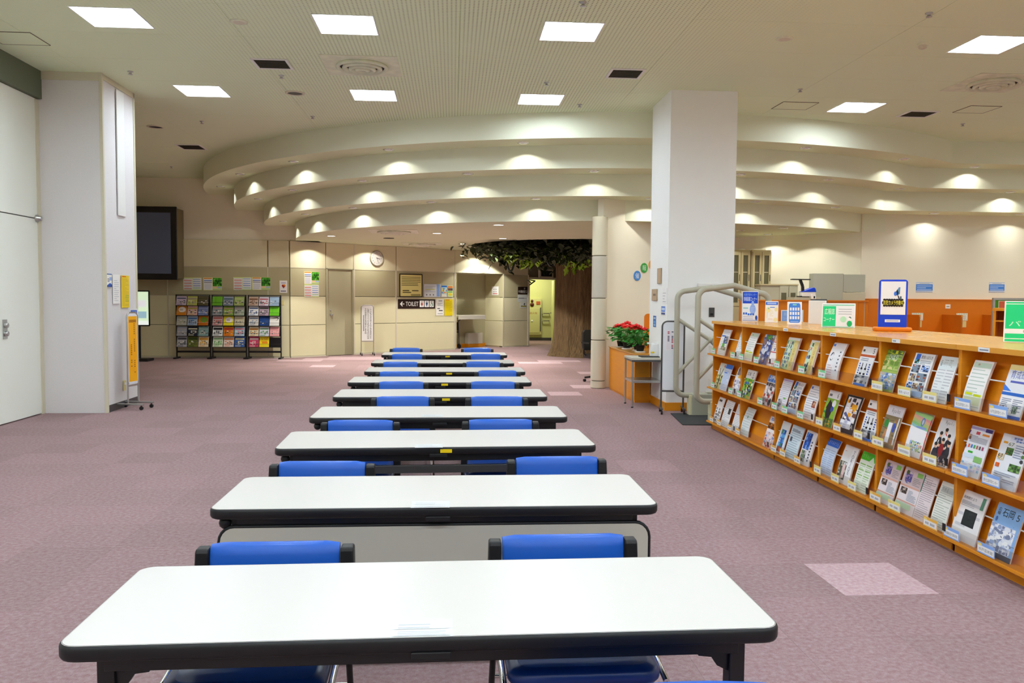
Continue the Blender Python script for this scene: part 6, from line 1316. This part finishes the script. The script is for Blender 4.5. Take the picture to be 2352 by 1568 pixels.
# ================================================================== OFFICE AND READING CORNER
scr = struct('wall_screen', MB(), M_ORANGE); cx, cy = 3.31, 20.95; rs = 7.35
for i in range(9):
    a0 = math.asin((4.9-cx)/rs)+i*(math.asin((7.86-cx)/rs)-math.asin((4.9-cx)/rs))/9; a1 = a0+(math.asin((7.86-cx)/rs)-math.asin((4.9-cx)/rs))/9
    P = []
    for rr_, aa in ((rs, a0), (rs, (a0+a1)/2), (rs, a1-.001), (rs-.06, a1-.001), (rs-.06, (a0+a1)/2), (rs-.06, a0)): P.append((cx+rr_*math.sin(aa), cy-rr_*math.cos(aa)))
    MB().prism(P, 0, 1.46).build('panel', M_ORANGE, scr)
    P2 = []
    for rr_, aa in ((rs+.02, a0), (rs+.02, (a0+a1)/2), (rs+.02, a1), (rs-.08, a1), (rs-.08, (a0+a1)/2), (rs-.08, a0)): P2.append((cx+rr_*math.sin(aa), cy-rr_*math.cos(aa)))
    MB().prism(P2, 1.46, 1.485).build('cap', M_ORANGE, scr)
for i, (x0, x1) in enumerate(((5.50, 5.915), (5.93, 6.34))):
    t = thing('glass_cabinet', '%s of two tall beige cabinets with narrow glass doors in the office' % ('left', 'right')[i], 'cabinet', ((x0+x1)/2, 16.1, 0), R(6)); W_ = x1-x0
    MB().box(-W_/2, W_/2, .03, .36, 0, 2.47).build('body', M_CABB, t, .004)
    for s_ in (0, 1):
        a = -W_/2+.01+s_*(W_/2-.005); b_ = a+W_/2-.015; d = MB().box(a, a+.045, 0, .025, 1.35, 2.43).box(b_-.045, b_, 0, .025, 1.35, 2.43).box(a+.045, b_-.045, 0, .025, 2.36, 2.43).box(a+.045, b_-.045, 0, .025, 1.35, 1.42).build('door', M_CABB, t, .002)
        MB().box(a+.045, b_-.045, .02, .028, 1.42, 2.36).build('glass', M_CABD, d); MB().box(b_-.03, b_-.018, -.008, 0, 1.85, 1.98).build('handle', M_DKMETAL, d)
        for zz in (1.72, 2.02): MB().box(a+.05, b_-.05, .012, .02, zz, zz+.012).build('shelf_edge', M_TRIMW, t)
    MB().box(-W_/2, W_/2, .0, .03, 0, 1.34).build('base_panel', M_CABB, t)
    o = MB().box(-.14, .12, -.06, .1, 0, .025).build('paper_stack', M_WHITE, loc=((x0+x1)/2, 16.3, 2.4706), rz=R(6)); tag(o, 'low white stack on top of the %s glass-door cabinet' % ('left', 'right')[i], 'papers')
t = thing('office_cabinet', 'grey-beige low cabinet with two small dark windows behind the orange screen', 'cabinet', (6.27, 15.5, 0), R(-8))
MB().box(-.36, .34, .03, .45, 0, 1.76).build('body', M_CABG, t, .004); MB().box(-.37, .35, .0, .46, 1.76, 1.785).build('top', M_CABB, t)
for a, b_ in ((.0, .165), (.175, .335)): d = MB().box(a, b_, .005, .03, .9, 1.75).build('door', M_CABG, t, .003); MB().box(a+.03, b_-.04, .0, .005, 1.45, 1.62).build('label_window', M_CABD, d)
t = thing('desk_lamp', 'black flat-headed lamp on an upright arm in the office', 'lamp', (6.48, 15.0, 0)); MB().box(-.2, .15, -.05, .05, 1.855, 1.875).build('head', M_BLACK, t, .004); MB().bar((-.03, 0, 1.86), (.02, 0, 1.74), .05, .04).bar((.02, 0, 1.74), (.03, 0, 1.56), .05, .04).build('arm', M_BLACK, t); MB().box(-.06, .12, -.08, .08, 1.535, 1.56).build('base', M_BLACK, t)
t = thing('filing_box', 'beige machine stand under the scanner, mostly hidden by the orange screen', 'cabinet', (6.72, 15.05, 0)); MB().box(-.42, .08, -.16, .2, 0, 1.535).build('body', M_CABG, t)
t = thing('scanner', 'white desktop scanner with slanted blue lid', 'scanner', (6.59, 14.98, 1.535)); MB().box(-.13, .115, -.09, .09, .015, .10).build('body', M_WHITE, t, .006); MB().prism_y([(-.135, .10), (.125, .10), (.105, .165), (.08, .18)], -.095, .095).build('lid', M_BLUE, t)
t = thing('copier_box', 'large flat grey-green box unit behind the orange screen', 'cabinet', (7.32, 15.12, 0), R(-4)); MB().box(-.55, .02, .0, .22, 0, 1.985).build('left_body', M_GREYBOX, t, .004); MB().box(.03, .44, .02, .22, 1.64, 1.97).build('right_body', M_GREYBOX, t, .004); MB().box(-.0, .44, .0, .22, 0, 1.63).build('lower_body', M_CABG, t, .004)
t = thing('web_camera', 'small white gadget with dark lens on the orange screen', 'camera', (6.62, 14.98, 1.485)); 
x_, y_ = cx+(rs-.03)*math.sin(math.asin((6.42-cx)/rs)), cy-(rs-.03)*math.cos(math.asin((6.42-cx)/rs)); t.location = (x_, y_, 1.485); MB().prism_y(rrect(-.035, .035, 0, .10, .012), -.02, .02).build('body', M_WHITE, t); MB().box(-.005, .02, -.023, -.02, .03, .07).build('lens', M_BLACK, t)
t = thing('tissue_box', 'small white crumpled paper behind the orange screen', 'box', (7.5, 15.2, 1.63)); 
MB().box(-.07, .07, -.04, .04, 0, .05).lathe([(.03, .05), (.05, .08), (.001, .09)], (0, 0, 0), 8).build('body', M_WHITE, t)
# orange dado with study carrels on the right wall
da = struct('trim_6', MB().box(7.7, 7.9, 15.36, 15.45, 0, 1.50).box(7.9, XR, 15.40, 15.45, 0, 1.50).box(7.9, XR, 15.39, 15.45, 1.50, 1.52), M_ORANGE)
for i, x in enumerate((8.66, 9.48, 10.30, 11.1)):
    o = MB().box(x-.012, x+.012, 14.78, 15.40, .0, 1.225).build('carrel_divider', M_ORDARK, bevel=.003); tag(o, 'orange study divider against the right wall, %s from the left' % ['first', 'second', 'third', 'fourth'][i], 'divider'); MB().box(x-.012, x+.012, 14.775, 14.785, 1.19, 1.228).build('edge_tip', M_WOODTOP, o)
o = MB().box(7.95, 12.4, 14.88, 15.39, .70, .73).build('study_desk', M_WOODTOP); tag(o, 'long wooden study desk along the right wall', 'desk')
def rsheet(x0, x1, z0, z1, fn, label, Y=15.398, name='notice', back='f4f2ea', cat='notice'): p = Print(x1-x0, z1-z0); fn(p); return sheet(name, label, cat, p, ((x0+x1)/2, Y-.004, z0), 0, back=back)
def s_card(p): p.rect(.04, .05, .96, .95, 'f4f4e4'); p.rect(.12, .2, .88, .8, 'e2e2d4'); p.lines(.2, .3, .8, .7, 3, 'b4b4a4', 3, .3); [p.ell(.1+.16*i, .9, .04, .05, '68a850', 8) for i in range(6)]; [p.ell(.1+.16*i, .1, .04, .05, '88a858', 8) for i in range(6)]
for i, x in enumerate((8.86, 9.76)):
    rsheet(x, x+.225, 1.105, 1.25, s_card, 'small green-edged card on the orange wall, %s carrel' % ('left', 'right')[i])
    rsheet(x-.03, x+.12, 1.045, 1.10, lambda p: p.rect(.1, .3, .9, .7, 'dcd4c8'), 'thin white strip under the %s green-edged card' % ('left', 'right')[i])
    o = MB().box(-.035, .035, -.03, 0, 0, .12).build('card_holder', M_OUTLET, loc=(x+.155, 15.40, .975), bevel=.003); tag(o, 'small ivory holder below the %s green-edged card' % ('left', 'right')[i], 'holder')
rsheet(9.53, 9.63, 1.34, 1.42, lambda p: p.rect(.2, .35, .8, .6, 'a89880'), 'small ivory tag on the orange wall between two carrels')
def s_blue(p): p.rect(0, 0, 1, 1, '4a8ae4'); p.rect(0, .82, 1, .97, 'e4e8ea'); p.rect(.2, .87, .8, .92, 'a8b4bc'); p.rect(0, .04, 1, .14, 'e4e8ea'); p.lines(.06, .2, .94, .78, 3, 'a4c4f4', 3, .5)
rsheet(8.955, 9.29, 1.655, 1.84, s_blue, 'blue notice on the cream right wall, left one of two', 15.45, back='4a8ae4')
rsheet(10.435, 10.75, 1.665, 1.85, s_blue, 'blue notice on the cream right wall, right one of two', 15.45, back='4a8ae4')
t = thing('newspaper_notice', 'blue and white newspaper-corner notice on the orange screen', 'notice', (5.86, 14.62, 1.02), math.atan2(5.86-cx, cy-14.62)*1.0)
xx = 5.92; yy = cy-math.sqrt((rs+.012)**2-(xx-cx)**2); t.location = (xx, yy, 1.10); MB().box(-.26, .26, -.004, .0, 0, .21).build('board', M_WHITE, t); p = Print(.50, .2); s_news(p); link(p.mesh('print', y=-.0046, z0=.005), 'print', t)
# green pin board and a wooden stand beyond the shelves
t = thing('pin_board', 'green felt pin board in a grey frame beyond the magazine shelves', 'board', (7.80, 11.0, 0)); W_, z0, z1 = .62, .5, 1.54; mb = MB()
for a in ((-W_/2, -W_/2+.03, z0, z1), (W_/2-.03, W_/2, z0, z1), (-W_/2+.03, W_/2-.03, z1-.03, z1), (-W_/2+.03, W_/2-.03, z0, z0+.03)): mb.box(a[0], a[1], -.015, .015, a[2], a[3])
mb.build('frame', M_METAL, t); MB().box(-W_/2+.02, W_/2-.02, -.008, .008, z0+.02, z1-.02).build('felt', M_GREENFELT, t)
for s_ in (-1, 1): MB().tube([(s_*(W_/2-.015), 0, 0.03), (s_*(W_/2-.015), 0, z0)], .014, 8).box(s_*(W_/2-.015)-.02, s_*(W_/2-.015)+.02, -.2, .2, 0, .03).build('leg', M_METAL, t)
p = Print(.34, .19); p.rect(0, 0, 1, 1, 'd8603c'); p.text('交流', .3, .56, .7, .82, 'e89070'); p.text('スペース', .14, .2, .8, .42, 'e89070'); p.rect(0, 0, .02, 1, 'e8d8b0'); p.rect(0, .96, 1, 1, 'e8d8b0'); p.rect(0, 0, 1, .04, 'e8d8b0'); sheet('notice', 'orange sheet pinned at the top of the green board', 'notice', p, (7.74, 10.987, 1.31), 0, .003)
p = Print(.13, .27); p.rect(0, 0, 1, 1, 'e4e6e8'); p.rect(0, .92, 1, 1, '4888d8'); p.rect(0, 0, 1, .06, '2c68c4'); p.lines(.1, .1, .9, .88, 9, 'a8acb4', 3, .4); sheet('notice', 'white sheet with blue ends pinned low on the green board', 'notice', p, (7.66, 10.987, 1.06), 0, .003)
t = thing('book_stand', 'tall honey-wood book stand beyond the shelves at the picture edge', 'shelf', (6.35, 8.75, 0), R(-38))
MB().box(-.30, -.275, -.2, .2, 0, 1.39).build('side_panel', M_WOOD, t); MB().box(.6, .625, -.2, .2, 0, 1.39).build('side_panel', M_WOOD, t); MB().box(-.31, .63, -.22, .2, 1.39, 1.42).build('top', M_WOOD, t); MB().box(-.275, .6, -.2, .2, 1.27, 1.285).build('shelf', M_WOOD, t); MB().box(-.275, .6, -.2, .2, .6, .62).build('shelf', M_WOOD, t); MB().box(-.275, .6, .18, .2, 0, 1.39).build('back_board', M_ORDARK, t)
for i in range(4):
    o = MB().box(0, .03, -.12, .08, 0, .24).build('file_box', [M_DKMETAL, M_WHITE, M_GREYBOX, M_DKMETAL][i], loc=(6.20+.045*i, 8.80-.03*i, .621), rz=R(-38)); tag(o, 'slim file in the tall book stand, %s from the left' % ['first', 'second', 'third', 'fourth'][i], 'file', 'files in the book stand')
p = Print(.2, .16); p.rect(0, 0, 1, 1, 'f0eef2'); p.pts([(0, 1), (.25, 1), (0, .6)], 'd04830'); p.text('図', .42, .25, .8, .62, '803050'); sheet('counter_sign', 'white and red card sign standing on the tall book stand', 'sign', p, (6.42, 8.66, 1.4205), -.5, .006)
